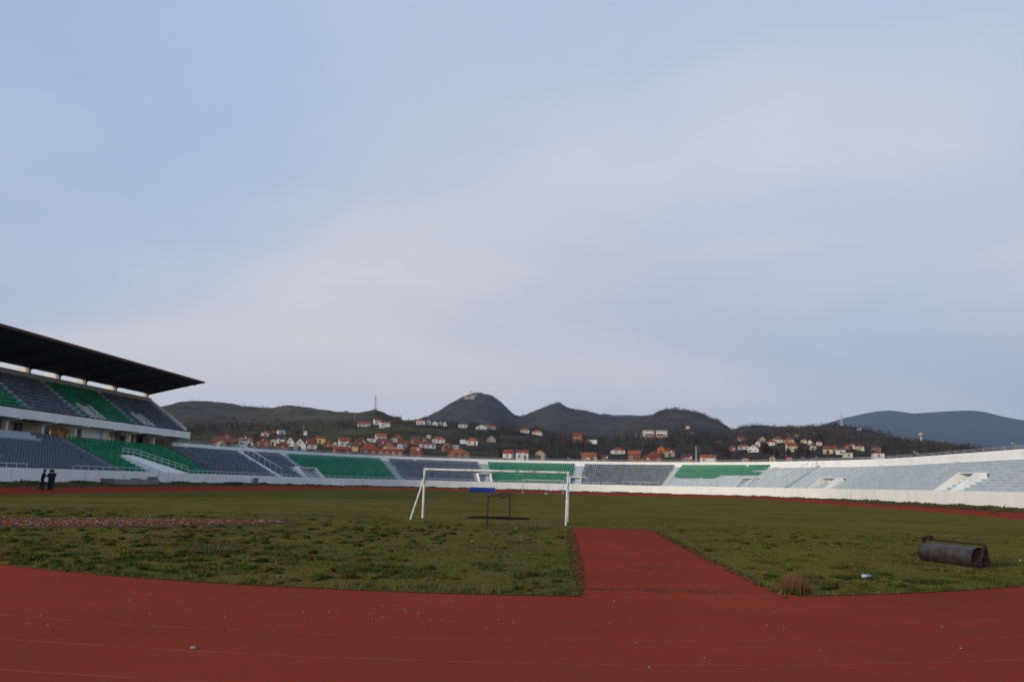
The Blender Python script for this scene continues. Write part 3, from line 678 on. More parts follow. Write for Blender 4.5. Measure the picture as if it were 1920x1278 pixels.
panel('door', 256.5, 266, -62.05, M['black'], 5.9, 7.5, .1); panel('white_panel', 268, 278, -61.8, M['beige'], 5.9, 7.5, .1)
yq = 125.6; m_ = MB(); m_.box((-60.0, yq, 6.7), (.5, .9, 1.95)); m_.build('end_pier', M['cream'], stand)
# rows of plain blue-grey boxes (press benches) at the top of the lower tier
for i in range(3):
    m_ = MB(); m_.box((-row_r(10 + i) - .35, (TB0 + Y0 + 88.6) / 2, row_z(10 + i) + .26 - .25), (.34, 88.6 - TB0 - Y0, .42)); m_.build('press_bench', M['step'], stand)
UP = [(YS0 + .3, at_X(-14, 706, -62)[1], 'green'), (0, 0, 'grey'), (0, 0, 'green'), (0, 0, 'grey')]
ub = [YS0 + .3, at_X(8, 735, -62)[1], at_X(112, 748, -62)[1], at_X(216, 760, -62)[1], YS1 - .5]
for q, c in enumerate(('green', 'grey', 'green', 'grey')):
    a, b = ub[q] + .5, ub[q + 1] - .5; n = int((b - a) / .47)
    for i in range(NU):
        for k_ in range(n):
            y = a + (b - a) * (k_ + .5) / n; x = -58.12 - UD * i - .34
            if random.random() < .006: continue
            if i < 4 and any(cyy - .4 < y < cyy + 3.0 for cyy in [at_X(px + 12, 770, -59.5)[1] for px in (150, 250)]): continue
            SEATS.append((x, y, 8.55 + UZ * i, math.pi / 2, c, 'u%d' % q))
# the 300 seats that show largest are single parts, the rest are joined block by block
def in_view(s):
    v = CR.T @ (np.array(s[:3]) - np.array((CAM_X, 0, CAM_H))); return v[2] < 0 and abs(v[0] / -v[2]) < 0.645
SEATS = [s for s in SEATS]
order = sorted([i for i, s in enumerate(SEATS) if in_view(s) and s[5][0] == 't'], key=lambda i: (SEATS[i][0] - CAM_X) ** 2 + SEATS[i][1] ** 2)[:300]
single = set(order); sm = {c: np_mesh('seat_' + c, SV, SF, M['seat_' + c], colors=np.ones((len(SV), 3))) for c in ('green', 'grey')}
groups = {}
for i, s in enumerate(SEATS):
    if i in single:
        o = bpy.data.objects.new('seat', sm[s[4]]); link(o, terr); o.location = Vector(s[:3]) - terr.location; o.rotation_euler = (0, 0, s[3])
    else: groups.setdefault((s[5], s[4]), []).append(s)
for (b, c), L in groups.items():
    A = np.array([s[:4] for s in L]); ca, sa = np.cos(A[:, 3])[:, None], np.sin(A[:, 3])[:, None]
    X = A[:, 0:1] + SV[None, :, 0] * ca - SV[None, :, 1] * sa; Y = A[:, 1:2] + SV[None, :, 0] * sa + SV[None, :, 1] * ca; Z = A[:, 2:3] + SV[None, :, 2]
    par = terr if b[0] == 't' else stand; V = np.stack([X, Y, Z], -1).reshape(-1, 3) - np.array(par.location)
    Fq = (SF[None] + (np.arange(len(L)) * len(SV))[:, None, None]).reshape(-1, 4)
    tag(link(bpy.data.objects.new('seat_block', np_mesh('seat_block', V, Fq, M['seat_' + c], colors=np.repeat(np.clip(rng.normal(1, .16, (len(L), 1)), .55, 1.5), len(SV), 0) * np.ones((1, 3)))), par), kind='stuff')

# ------------------------------------------------------------------ grass on the pitch (uncountable: one object per kind of growth)
GREEN, OLIVE, STRAW, DARK = np.array((.068, .084, .018)), np.array((.140, .112, .027)), np.array((.20, .155, .075)), np.array((.026, .036, .012))
def fbm(x, y, s, seed, o=3): return mnoise.fractal(Vector((x / s, y / s, seed)), 0.9, 2.0, o)
def grass(name, region, per_m2, hmin, hmax, wid, nbl, seed, sparse=0.0):
    r = np.random.default_rng(seed); y0, y1, dens = region[0], region[1], per_m2
    half = lambda y: 0.72 * y + 4.0
    area = (y1 - y0) * (half(y0) + half(y1)); n = int(area * dens)
    ys = y0 + (y1 - y0) * r.random(n); xs = (r.random(n) * 2 - 1) * half(y1) + CAM_X - ys * math.tan(YAW)
    B = []; C = []
    for x, y, q in zip(xs, ys, r.random(n)):
        if abs(x - CAM_X + y * math.tan(YAW)) > half(y): continue
        t, rr = tr(x, y); edge = r_in(t) + (.10 * mnoise.noise(Vector((x * 2.1, y * 2.1, 0))))
        if rr > edge: continue
        if 3.62 < x < 7.45 and y < 35.9: 
            if not (x < 3.62 + .14 * (1 + mnoise.noise(Vector((0, y * 2, 3)))) or x > 7.45 - .14 * (1 + mnoise.noise(Vector((9, y * 2, 3))))): continue
        if in_ell(x, y, MUD, .9): continue
        bare = in_ell(x, y, SOIL, 1.0)
        if bare and q < .90: continue
        cl = fbm(x, y, 0.9, 1.5, 2); big = fbm(x, y, 7.0, 8.2, 3); med = fbm(x, y, 2.6, 5.0, 3)
        if q < sparse * (.6 - cl): continue
        lump = max(0, cl) ** 1.5
        near_edge = max(0, 1 - (edge - rr) / .5) if y < 30 else 0
        h = hmin + (hmax - hmin) * min(1.2, .22 * r.random() + 1.5 * lump + .35 * near_edge)
        k_ = .5 + .9 * big + .6 * med
        c = GREEN * (1 - min(1, max(0, k_))) + OLIVE * min(1, max(0, k_))
        c = c * (.75 + .5 * r.random())
        if lump > .10: c = c * .45 + GREEN * .40
        br = min(1, max(0, (fbm(x, y, 5.0, 12.3, 3) + .10) * 2.2)); c = c * (1 - .55 * br) + np.array((.085, .062, .030)) * .55 * br
        st = .06 + .30 * max(0, med) + (.55 if (36.6 < y < 40.2 and -4.6 < x < 3.6) else 0)
        if r.random() < st: c = c * .35 + STRAW * (.45 + .4 * r.random())
        B.append((x, y, gz(x, y) - .005, h, near_edge)); C.append(c)
    B = np.array(B); C = np.array(C); N = len(B); nb = nbl
    ang = r.random((N, nb)) * 2 * math.pi; lean = r.random((N, nb)) * .9; hh = B[:, 3:4] * (.55 + .6 * r.random((N, nb)))
    off = (r.random((N, nb)) ** .5) * wid * 3.0; oa = r.random((N, nb)) * 2 * math.pi
    bx = B[:, 0:1] + off * np.cos(oa); by = B[:, 1:2] + off * np.sin(oa); bz = np.repeat(B[:, 2:3], nb, 1)
    wx, wy = -np.sin(ang) * wid * .5, np.cos(ang) * wid * .5
    tx, ty, tz = bx + np.cos(ang) * lean * hh, by + np.sin(ang) * lean * hh, bz + hh * (1 - .25 * lean)
    V = np.stack([np.stack([bx - wx, by - wy, bz], -1), np.stack([bx + wx, by + wy, bz], -1), np.stack([tx, ty, tz], -1)], 2).reshape(-1, 3)
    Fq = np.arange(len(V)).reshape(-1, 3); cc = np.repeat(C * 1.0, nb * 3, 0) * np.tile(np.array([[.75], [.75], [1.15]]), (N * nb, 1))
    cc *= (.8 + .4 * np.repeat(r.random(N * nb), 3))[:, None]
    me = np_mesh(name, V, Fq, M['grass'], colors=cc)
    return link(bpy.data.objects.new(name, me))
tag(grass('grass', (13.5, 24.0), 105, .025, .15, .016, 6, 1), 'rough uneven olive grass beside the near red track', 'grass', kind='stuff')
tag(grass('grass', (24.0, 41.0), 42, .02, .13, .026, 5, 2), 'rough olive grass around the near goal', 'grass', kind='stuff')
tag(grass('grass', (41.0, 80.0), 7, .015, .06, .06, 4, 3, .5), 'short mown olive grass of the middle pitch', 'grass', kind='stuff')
def tussocks():
    r = np.random.default_rng(31); V = []; C = []; n = 0
    while n < 620:
        y = r.uniform(13.8, 36); x = CAM_X - y * math.tan(YAW) + r.uniform(-1, 1) * (.66 * y + 2); t, rr = tr(x, y)
        if rr > r_in(t) - .15 or (3.4 < x < 7.7 and y < 36.2) or in_ell(x, y, SOIL, 1.15): continue
        if fbm(x, y, 6.0, 3.3, 2) + .35 * (x < 0) < r.uniform(-.2, .55): continue
        n += 1; R = r.uniform(.05, .19); H = r.uniform(.05, .15); base = (GREEN * 1.05 if r.random() < .5 else OLIVE * .85) * r.uniform(.6, 1.15)
        for q in range(int(90 + 260 * R)):
            a, k_ = r.uniform(0, 6.28), r.random() ** .6; bx, by = x + math.cos(a) * R * k_, y + math.sin(a) * R * k_ * .9; z = gz(bx, by) - .01; h = H * (1.15 - .7 * k_ * k_) * r.uniform(.6, 1.1); l = h * r.uniform(.2, .9); a2 = a + r.normal(0, .5); w = .007 + .0005 * y
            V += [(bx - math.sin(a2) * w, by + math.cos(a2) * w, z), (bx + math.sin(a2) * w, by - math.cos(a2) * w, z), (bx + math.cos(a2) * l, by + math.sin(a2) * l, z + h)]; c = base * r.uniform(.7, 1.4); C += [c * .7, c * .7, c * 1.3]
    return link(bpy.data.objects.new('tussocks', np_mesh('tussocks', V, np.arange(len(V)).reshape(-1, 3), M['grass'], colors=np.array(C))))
tag(tussocks(), 'dark green grass tussocks dotted over the near grass', 'grass', kind='stuff')
# weeds along the foot of the white wall
def wall_weeds():
    r = np.random.default_rng(5); V = []; C = []
    for q in range(9000):
        t = r.uniform(-5, 318); rr = 49.95 - abs(r.normal(0, .35)) - (r.random() < .4) * r.uniform(0, 2.6); x, y = P(t, rr); z = g(t, rr)
        cl = fbm(t, rr, 3.5, 2.2, 3)
        if r.random() > .45 + cl: continue
        h = .10 + .26 * max(0, cl) + (.25 * r.random() if r.random() < .06 else 0); c = (OLIVE * .8 if r.random() < .5 else GREEN) * r.uniform(.6, 1.2)
        if r.random() < .3: c = STRAW * r.uniform(.4, .8)
        for b in range(4):
            a = r.uniform(0, 6.28); w = .07; l = r.uniform(0, .6) * h
            V += [(x - math.sin(a) * w, y + math.cos(a) * w, z), (x + math.sin(a) * w, y - math.cos(a) * w, z), (x + math.cos(a) * l + r.normal(0, .04), y + math.sin(a) * l, z + h * r.uniform(.6, 1.1))]; C += [c] * 3
    return link(bpy.data.objects.new('weeds', np_mesh('weeds', V, np.arange(len(V)).reshape(-1, 3), M['grass'], colors=np.array(C))))
tag(wall_weeds(), 'ragged weeds along the foot of the white wall', 'weeds', kind='stuff')
# brick rubble on the bare soil, grit at the mouth of the run-up
def rubble(name, ell, n, smin, smax, cols, seed, dens_pow=1.0):
    r = np.random.default_rng(seed); mb = MB(); C = []
    for q in range(n):
        a, k_ = r.uniform(0, 6.28), r.random() ** dens_pow; u, v = ell[2] * k_ * math.cos(a), ell[3] * k_ * math.sin(a)
        x, y = ell[0] + u * math.cos(ell[4]) - v * math.sin(ell[4]), ell[1] + u * math.sin(ell[4]) + v * math.cos(ell[4])
        s = r.uniform(smin, smax); n0 = len(mb.v); mb.box((x, y, gz(x, y) + .012 + s * .22), (s, s * r.uniform(.5, 1), s * .6), 0, r.uniform(0, 3.1))
        c = np.array(cols[r.integers(len(cols))]) * r.uniform(.7, 1.25); C += [c] * 8
        for i in range(n0, n0 + 8): p = mb.v[i]; mb.v[i] = (p[0] + r.normal(0, s * .12), p[1] + r.normal(0, s * .12), p[2] + r.normal(0, s * .08))
    me = np_mesh(name, mb.v, mb.f, M['grass'], colors=np.array(C)); return link(bpy.data.objects.new(name, me))
tag(rubble('rubble', (-15.4, 29.4, 8.2, 2.6, R_(33)), 5200, .02, .07, [(.20, .055, .03), (.16, .05, .03), (.26, .21, .16), (.10, .06, .04), (.22, .08, .04)], 3, .6), 'broken red brick rubble strewn over the bare soil patch', 'rubble', kind='stuff')
tag(rubble('litter', (2.5, 27, 30, 12, 0), 55, .015, .05, [(.5, .5, .48), (.4, .42, .45), (.3, .28, .2)], 4), 'small pale scraps of litter scattered over the grass', 'litter', kind='stuff')
for q, (px_, py_, a_, b_, n_) in enumerate(((1218, 1064, .6, .5, 150), (1305, 1110, 1.0, .4, 200), (1225, 1106, .9, .35, 140), (1178, 1030, .8, .8, 90), (1110, 1105, .6, .2, 140))):
    x_, y_, _ = on_z(px_, py_); tag(rubble('grit', (x_, y_, a_, b_, 0), n_, .006, .022, [(.10, .035, .028), (.07, .04, .034), (.14, .05, .04)], 40 + q, .7), 'dark crumbs lying on the red run-up', 'grit', kind='stuff')
for q, (x_, n_) in enumerate(((3.72, 900), (7.32, 900))):
    tag(rubble('grit', (x_, 25, .20, 10.6, 0), n_, .01, .035, [(.05, .04, .02), (.035, .03, .02), (.08, .06, .03)], 50 + q, .5), 'soil and dead grass creeping over the edge of the run-up', 'grit', kind='stuff')
tag(rubble('grit', (1.0, 11.5, 14, 2.8, 0), 260, .006, .02, [(.06, .05, .04), (.04, .03, .03), (.30, .25, .2)], 6), 'loose grit and crumbs on the near red track', 'grit', kind='stuff')

# ------------------------------------------------------------------ goals
def goal(x0, y, label, brace=True, rad=.06, dz=0.0):
    z0 = gz(x0, y); e = empty('football_goal', (x0, y, z0), 0, label, 'goal', 'football goals')
    for s in (-1, 1):
        m_ = MB(); m_.tube((s * 3.66, 0, -.05), (s * 3.66, 0, 2.44), rad, rad, 10); m_.build('post', M['goal'], e, off=(0, 0, 0), smooth=False)
    m_ = MB(); m_.tube((-3.66 - rad, 0, 2.44 + rad * .2), (3.66 + rad, 0, 2.44 + rad * .2), rad, rad, 10); m_.build('crossbar', M['goal'], e, off=(0, 0, 0))
    return e
ng = goal(0, 40.4, 'near white football goal with rust-stained crossbar and no net')
for s, a, b in ((-1, (-3.68, -.06, 1.95), (-3.95, -1.8, 0.0)), (1, (3.62, -.06, 1.95), (3.55, -3.0, -.02))):
    m_ = MB(); m_.tube(a, b, .045, .04, 8); m_.build('brace', M['goal'], ng, off=(0, 0, 0))
fg = goal(0, 142.8, 'small-looking white football goal at the far end of the pitch', rad=.06)
for s in (-1, 1):
    m_ = MB(); m_.tube((s * 3.66, .05, 2.1), (s * 3.3, 1.6, -.05), .035, .03, 6); m_.build('brace', M['goal'], fg, off=(0, 0, 0))
# rusty low frame standing before the goal
xa, ya = on_z(913, 992)[:2]; xb_, yb_ = on_z(955.5, 972.5)[:2]
fr = empty('rusty_frame', (xa, ya, 0), 0, 'thin rusty metal frame with a bent top bar, standing inside the near goal', 'metal frame')
bar_l, bar_r = Vector((xa, ya, 1.31)), Vector((xb_, yb_, 1.34))
m_ = MB(); m_.tube((xa, ya, -.05), (xa + .01, ya, 1.33), .028, .028, 6); m_.build('leg', M['rust'], fr)
m_ = MB(); m_.tube((xb_, yb_, -.05), (xb_ - .01, yb_, 1.36), .04, .04, 6); m_.build('leg', M['rust'], fr)
mid = bar_l.lerp(bar_r, .45) + Vector((0, 0, .02)); m_ = MB(); m_.path([bar_l, bar_l.lerp(bar_r, .2) - Vector((0, 0, .01)), mid, bar_l.lerp(bar_r, .75) + Vector((0, 0, .03)), bar_r], .032, 6); m_.build('bent_bar', M['rust'], fr)
m_ = MB(); a = bar_l.lerp(bar_r, .40); m_.path([a, a + Vector((.17, 1.0, -.16)), a + Vector((.42, 2.2, .03))], .026, 6); m_.build('broken_strut', M['rust'], fr)
sx, sy, _ = on_z(1009, 996); st = MB(); st.path([(sx, sy, 0), (sx - .08, sy, .27)], .014, 5); st.path([(sx, sy, .02), (sx + .22, sy + .1, .16)], .010, 5); st.path([(sx - .5, sy - .1, .02), (sx + .02, sy, .03)], .010, 5)
tag(st.build('dry_stick', M['rust'], None), 'small dark dry stick poking from the grass right of the frame', 'stick')
# blue tarpaulin covered mat by the far bend
bx, by = -11.2, 146.5; bz = gz(bx, by); be = empty('covered_mat', (bx, by, bz), R_(-4), 'bright blue tarpaulin-covered landing mat lying by the far track', 'landing mat')
V = []; nx, nz = 18, 5
prof = [(-.9, 0), (-.93, .35), (-.9, .82), (-.8, .88), (0, .86), (.8, .88), (.9, .82), (.93, .35), (.9, 0)]
for i in range(nx + 1):
    for y, z in prof: V.append((-2.25 + 4.5 * i / nx, y + .04 * mnoise.noise(Vector((i * .7, z * 3, 1))), z * (1 + .05 * mnoise.noise(Vector((i * .5, y, 4)))) if z else -.02))
n = len(prof); Fq = [(i * n + k_, i * n + k_ + 1, (i + 1) * n + k_ + 1, (i + 1) * n + k_) for i in range(nx) for k_ in range(n - 1)]
me = bpy.data.meshes.new('tarpaulin'); me.from_pydata(V, [], Fq + [tuple(range(n)), tuple(range(len(V) - 1, len(V) - 1 - n, -1))]); me.materials.append(M['blue']); link(bpy.data.objects.new('tarpaulin', me), be)
m_ = MB(); m_.box((0, 0, .1), (4.3, 1.6, .16)); m_.build('mat_base', M['black'], be, off=(0, 0, 0))
gx, gy = 0.6, 141.5; m_ = MB(); 
for i in range(7): a = i * .9; m_.tube((gx + .25 * math.cos(a), gy + .2 * math.sin(a), gz(gx, gy)), (gx + .1 * math.cos(a), gy + .1 * math.sin(a), gz(gx, gy) + .28), .16, .05, 6)
tag(m_.build('training_cone_pile', mat('pale_green_plastic', (.2, .34, .26), .6), None), 'pale green heap on the ground left of the far goal', 'heap')

# ------------------------------------------------------------------ field roller
ra, rb2 = Vector(on_z(1737, 1051)), Vector(on_z(1838, 1064)); ax = (rb2 - ra); ax.z = 0; Lr = ax.length; ax.normalize(); nrm = Vector((-ax.y, ax.x, 0))
rl_e = empty('field_roller', tuple(ra), math.atan2(ax.y, ax.x), 'heavy rusty steel field roller with pull frame lying on the grass', 'roller')
DR = .27; M['drum'] = mat('worn_drum_steel', (.10, .09, .085), .45, .0, 5, .15, 40, col2=(.045, .028, .022), metal=.55)
m_ = MB(); m_.tube((0, 0, DR - .02), (Lr, 0, DR - .02), DR, DR, 28, caps=False); drum = m_.build('drum', M['drum'], rl_e, off=(0, 0, 0), smooth=True)
for x in (.0, Lr):
    m_ = MB(); m_.tube((x + (.03 if x == 0 else -.03), 0, DR - .02), (x + (.05 if x == 0 else -.05), 0, DR - .02), DR - .012, DR - .012, 24); m_.build('end_disc', M['rust'], drum, off=(0, 0, 0))
    m_ = MB(); m_.tube((x - .012, 0, DR - .02), (x + .012, 0, DR - .02), DR + .006, DR + .006, 28, caps=False); m_.build('rim', M['rust'], drum, off=(0, 0, 0))
m_ = MB(); m_.tube((-.12, 0, DR), (Lr + .2, 0, DR), .035, .035, 8); m_.build('axle', M['rust'], rl_e, off=(0, 0, 0))
m_ = MB(); m_.tube((-.12, .1, .60), (Lr + .12, .1, .60), .026, .026, 8); m_.build('top_bar', M['rust'], rl_e, off=(0, 0, 0))
m_ = MB(); m_.box((-.1, .05, .40), (.05, .10, .5)); m_.box((-.1, .12, .62), (.09, .2, .09)); m_.box((-.1, -.05, .2), (.045, .3, .09)); m_.build('side_frame', M['rust'], rl_e, off=(0, 0, 0))
m_ = MB(); m_.path([(Lr + .1, .1, .60), (Lr + .14, -.05, .35), (Lr + .22, -.28, .08)], .05, 8); m_.path([(Lr + .1, .1, .6), (Lr + .12, .15, .3), (Lr + .16, .1, .05)], .04, 8); m_.box((Lr + .16, -.08, .14), (.07, .5, .10)); m_.build('side_frame', M['rust'], rl_e, off=(0, 0, 0))
m_ = MB(); m_.tube((Lr + .18, -.28, .10), (Lr + .25, -.28, .10), .10, .10, 12); m_.build('hitch_wheel', M['rust'], rl_e, off=(0, 0, 0))
m_ = MB(); m_.box((.05, .12, .66), (.16, .10, .10)); m_.build('hitch_lug', M['rust'], rl_e, off=(0, 0, 0))

# dry weed tufts standing out of the grass
def weed(name, px, py, h, w, n, cols, label, seed):
    x, y, _ = on_z(px, py); r = np.random.default_rng(seed); V = []; C = []
    for q in range(n):
        a, k_ = r.uniform(0, 6.28), r.random() ** .6; bx, by = x + math.cos(a) * k_ * w * .45, y + math.sin(a) * k_ * w * .45; z = gz(bx, by)
        low = r.random() < .5; hh = h * (r.uniform(.15, .4) if low else r.uniform(.5, 1)) * (1.1 - .5 * k_); l = r.uniform(.1, .55) * hh; a2 = a + r.normal(0, .6)
        ww = .010 if low else .004; c = np.array(cols[0] if low else cols[1]) * r.uniform(.6, 1.3)
        V += [(bx - math.sin(a2) * ww, by + math.cos(a2) * ww, z), (bx + math.sin(a2) * ww, by - math.cos(a2) * ww, z), (bx + math.cos(a2) * l, by + math.sin(a2) * l, z + hh)]; C += [c] * 3
    return tag(link(bpy.data.objects.new(name, np_mesh(name, V, np.arange(len(V)).reshape(-1, 3), M['grass'], colors=np.array(C)))), label, 'weed')
weed('dry_weed', 1490, 1111, .52, .62, 1100, ((.03, .045, .014), (.17, .085, .04)), 'tall russet dry weed tuft at the right corner of the run-up', 11)
weed('dry_weed', 405, 1036, .4, 1.3, 500, ((.04, .05, .016), (.13, .10, .07)), 'pale dry weed tuft in the left foreground grass', 12)
weed('dry_weed', 990, 1078, .3, .7, 450, ((.035, .045, .014), (.10, .07, .04)), 'low brown weed tuft left of the red run-up', 13)
weed('dry_weed', 1730, 1092, .25, .9, 500, ((.035, .05, .016), (.07, .075, .03)), 'dark green weed clump below the field roller', 14)
weed('dry_weed', 1866, 969, .7, 1.4, 400, ((.05, .045, .02), (.10, .06, .04)), 'brown weed clump at the edge of the right track', 15)
x, y, _ = on_z(1625, 1087.5); bt = empty('plastic_bottle', (x, y, gz(x, y) + .06), R_(20), 'pale blue plastic bottle lying in the grass left of the roller', 'bottle')
M['bottle'] = mat('pale_blue_plastic', (.34, .45, .55), .3, .1, 8); m_ = MB(); m_.tube((-.11, 0, .035), (.07, 0, .035), .035, .035, 10); m_.tube((.07, 0, .035), (.12, 0, .035), .035, .014, 10, caps=False); m_.build('bottle_body', M['bottle'], bt, off=(0, 0, 0), smooth=True)
m_ = MB(); m_.tube((.12, 0, .035), (.145, 0, .035), .016, .016, 8); m_.build('cap', M['blue'], bt, off=(0, 0, 0))
def stone(px, py, s, label, col=(.30, .26, .22)):
    x, y, _ = on_z(px, py); m_ = MB(); m_.box((x, y, gz(x, y) - .008 + s * .22), (s, s * .6, s * .5), 0, .4)
    o = m_.build('stone', mat('pebble', col, .9), None); md = o.modifiers.new('b', 'BEVEL'); md.width = s * .15; md.segments = 2
    return tag(o, label, 'stone', 'loose stones on the track')
stone(362, 1214, .055, 'pale stone lying on the red track at lower left'); stone(937, 1162, .05, 'brown stone on the red track below the goal', (.14, .09, .06)); stone(1185, 1075, .08, 'dark clod lying on the red run-up', (.06, .03, .025))

# ------------------------------------------------------------------ things along the left wall
def verge_pt(px, py, X): p = at_X(px, py, X); return (p[0], p[1], gz(p[0], p[1]))
a, b = verge_pt(205, 905, -48.6), verge_pt(289, 905, -48.6); L_ = b[1] - a[1]; cb = empty('concrete_barrier', (a[0], (a[1] + b[1]) / 2, a[2]), 0, 'low weathered concrete trough standing before the left wall', 'concrete trough')
m_ = MB(); m_.box((.6, 0, .25), (.12, L_, .6)); m_.build('front_slab', M['concrete'], cb, off=(0, 0, 0)); m_ = MB(); m_.box((-.3, -L_ / 2 + .08, .28), (1.6, .14, .66)); m_.build('end_slab', M['concrete'], cb, off=(0, 0, 0))
m_ = MB(); m_.box((-.1, L_ / 2 - .25, .42), (1.2, .5, .95)); m_.build('end_block', M['concrete'], cb, off=(0, 0, 0)); m_ = MB(); m_.box((.1, .4, .3), (.3, 1.6, .72)); m_.build('inner_block', M['concrete'], cb, off=(0, 0, 0))
for q, px in enumerate((231, 273, 296, 315)):
    p = verge_pt(px, 904, -48.9); m_ = MB(); m_.tube((p[0], p[1], p[2] - .1), (p[0], p[1], p[2] + (1.7 if px > 280 else 1.0)), .035, .03, 6)
    tag(m_.build('iron_post', M['rail_grey'], None), ['short dark iron post rising from the concrete trough', 'short iron post at the right end of the trough', 'thin iron post against the left wall right of the trough', 'thick iron post against the left wall below the ramp'][q], 'post', 'iron posts by the left wall')
p = verge_pt(436, 905, -48.3); jk = MB()
r = np.random.default_rng(3)
for q in range(9): jk.box((p[0] + r.normal(0, .4), p[1] + r.normal(0, 1.6), p[2] + .15 + .12 * r.random()), (r.uniform(.3, .9), r.uniform(.6, 1.8), r.uniform(.08, .35)), 0, r.uniform(0, 3))
tag(jk.build('scrap_heap', M['black'], None), 'dark heap of scrap lying before the left wall', 'scrap heap')
for px, lab in ((480, 'small grey concrete block against the left wall'), ):
    p = verge_pt(px, 905.5, -49.4); m_ = MB(); m_.box((p[0], p[1], p[2] + .4), (.5, .8, .9)); m_.box((p[0], p[1], p[2] + .88), (.6, .9, .08)); tag(m_.build('concrete_block', M['concrete'], None), lab, 'block')
x, y = P(112, 49.2); m_ = MB()
for q in range(6): m_.box((x + r.normal(0, .5), y + r.normal(0, .3), g(112, 49.2) + .12), (r.uniform(.5, 1.6), r.uniform(.3, .8), r.uniform(.12, .35)), 0, r.uniform(0, 3))
tag(m_.build('broken_slabs', M['white'], None), 'broken white slabs at the foot of the far left wall', 'rubble slabs')

# ------------------------------------------------------------------ people
def person(name, base, face, joints, label, cols, hat=None, cloth_z=(.90, 1.46)):
    """joints: dict of local points (x right, y forward, z up) with a radius"""
    e = empty(name, base, face, label, 'person', 'people talking on the track')
    names = list(joints); V = [joints[n][:3] for n in names]; idx = {n: i for i, n in enumerate(names)}
    E_ = [('pelvis', 'waist'), ('waist', 'chest'), ('chest', 'neck'), ('neck', 'head0'), ('head0', 'head1')]
    for s in 'lr': E_ += [('chest', 'sh' + s), ('sh' + s, 'el' + s), ('el' + s, 'wr' + s), ('wr' + s, 'ha' + s), ('pelvis', 'hip' + s), ('hip' + s, 'kn' + s), ('kn' + s, 'an' + s), ('an' + s, 'to' + s)]
    me = bpy.data.meshes.new('body'); me.from_pydata(V, [(idx[a], idx[b]) for a, b in E_], []); o = bpy.data.objects.new('body', me); COL.objects.link(o)
    md = o.modifiers.new('skin', 'SKIN'); sv = me.skin_vertices[0].data
    for n in names: rr = joints[n][3:]; sv[idx[n]].radius = (rr[0], rr[-1])
    sv[idx['pelvis']].use_root = True
    sb = o.modifiers.new('sub', 'SUBSURF'); sb.levels = 2; sb.render_levels = 2
    dg = bpy.context.evaluated_depsgraph_get(); dg.update(); m2 = bpy.data.meshes.new_from_object(o.evaluated_get(dg)); bpy.data.objects.remove(o)
    for c in cols: m2.materials.append(c)
    hands = [Vector(joints['ha' + s][:3]) for s in 'lr']
    for p in m2.polygons:
        c = p.center; p.use_smooth = True
        if c.z > 1.50: p.material_index = 2
        elif min((c - h).length for h in hands) < .07: p.material_index = 2
        elif c.z < .09: p.material_index = 3
        elif c.z < cloth_z[0] and abs(c.x) < .32: p.material_index = 1
        else: p.material_index = 0
    body = link(bpy.data.objects.new('body', m2), e)
    h1 = Vector(joints['head1'][:3]); hm = MB(); 
    rings = [(.105, -.10), (.118, -.03), (.11, .05), (.075, .10), (.02, .125)]; n = 12; b0 = len(hm.v)
    for rr, z in rings:
        for k_ in range(n): a_ = 2 * math.pi * k_ / n; hm.v.append((h1.x + rr * math.cos(a_) * .92, h1.y - .018 + rr * math.sin(a_), h1.z + .02 + z))
    for q in range(len(rings) - 1):
        for k_ in range(n):
            k2 = (k_ + 1) % n
            if q == 0 and math.sin(2 * math.pi * (k_ + .5) / n) > .35: continue
            hm.f.append((q * n + k_, q * n + k2, (q + 1) * n + k2, (q + 1) * n + k_)); hm.mi.append(0)
    hm.f.append(tuple((len(rings) - 1) * n + k_ for k_ in range(n))); hm.mi.append(0)
    if hat: hm.tube((h1.x, h1.y + .02, h1.z + .045), (h1.x, h1.y + .02, h1.z + .06), .15, .15, 14)
    hm.build('hat' if hat else 'hair', hat or cols[4], e, off=(0, 0, 0), smooth=True)
    return e
def J(lean=0, stance=.13, arm='down', fwd=0.0):
    j = dict(pelvis=(0, 0, .96, .19, .16), waist=(0, .01 + lean * .3, 1.12, .20, .16), chest=(0, .02 + lean, 1.34, .22, .17), neck=(0, .03 + lean, 1.50, .06, .06), head0=(0, .05 + lean * 1.2, 1.58, .075, .085), head1=(0, .06 + lean * 1.2, 1.67, .085, .10))
    for s, k_ in (('l', -1), ('r', 1)):
        j['sh' + s] = (k_ * .21, .02 + lean, 1.40, .105, .10); j['hip' + s] = (k_ * .11, 0, .88, .12, .12)
        j['kn' + s] = (k_ * (stance * .85), .04 + k_ * fwd * .5, .50, .095, .095); j['an' + s] = (k_ * stance, -.01 + k_ * fwd, .09, .07, .07); j['to' + s] = (k_ * (stance + .03), .15 + k_ * fwd, .045, .045, .035)
        if arm == 'down' or (arm == 'point' and k_ < 0): j['el' + s] = (k_ * .27, -.02 + lean, 1.13, .08, .08); j['wr' + s] = (k_ * .27, .08 + lean, .90, .042, .042); j['ha' + s] = (k_ * .26, .11 + lean, .81, .04, .03)
        else: j['el' + s] = (k_ * .26, .10 + lean, 1.18, .08, .08); j['wr' + s] = (k_ * .12, .32 + lean, 1.24, .042, .042); j['ha' + s] = (k_ * .07, .41 + lean, 1.26, .04, .03)
    return j
M['coat'] = mat('dark_coat', (.010, .012, .014), .9, .3, 6); M['jean'] = mat('dark_jeans', (.012, .018, .038), .9, .3, 6); M['trouser'] = mat('dark_trousers', (.016, .014, .011), .9, .3, 6)
M['coat2'] = mat('dark_jacket', (.018, .012, .012), .9, .3, 6); M['skin'] = mat('skin', (.32, .19, .13), .6, .08, 8); M['shoe'] = mat('shoes', (.008, .007, .007), .6, .2, 6); M['hair'] = mat('hair', (.012, .01, .009), .7, .2, 8)
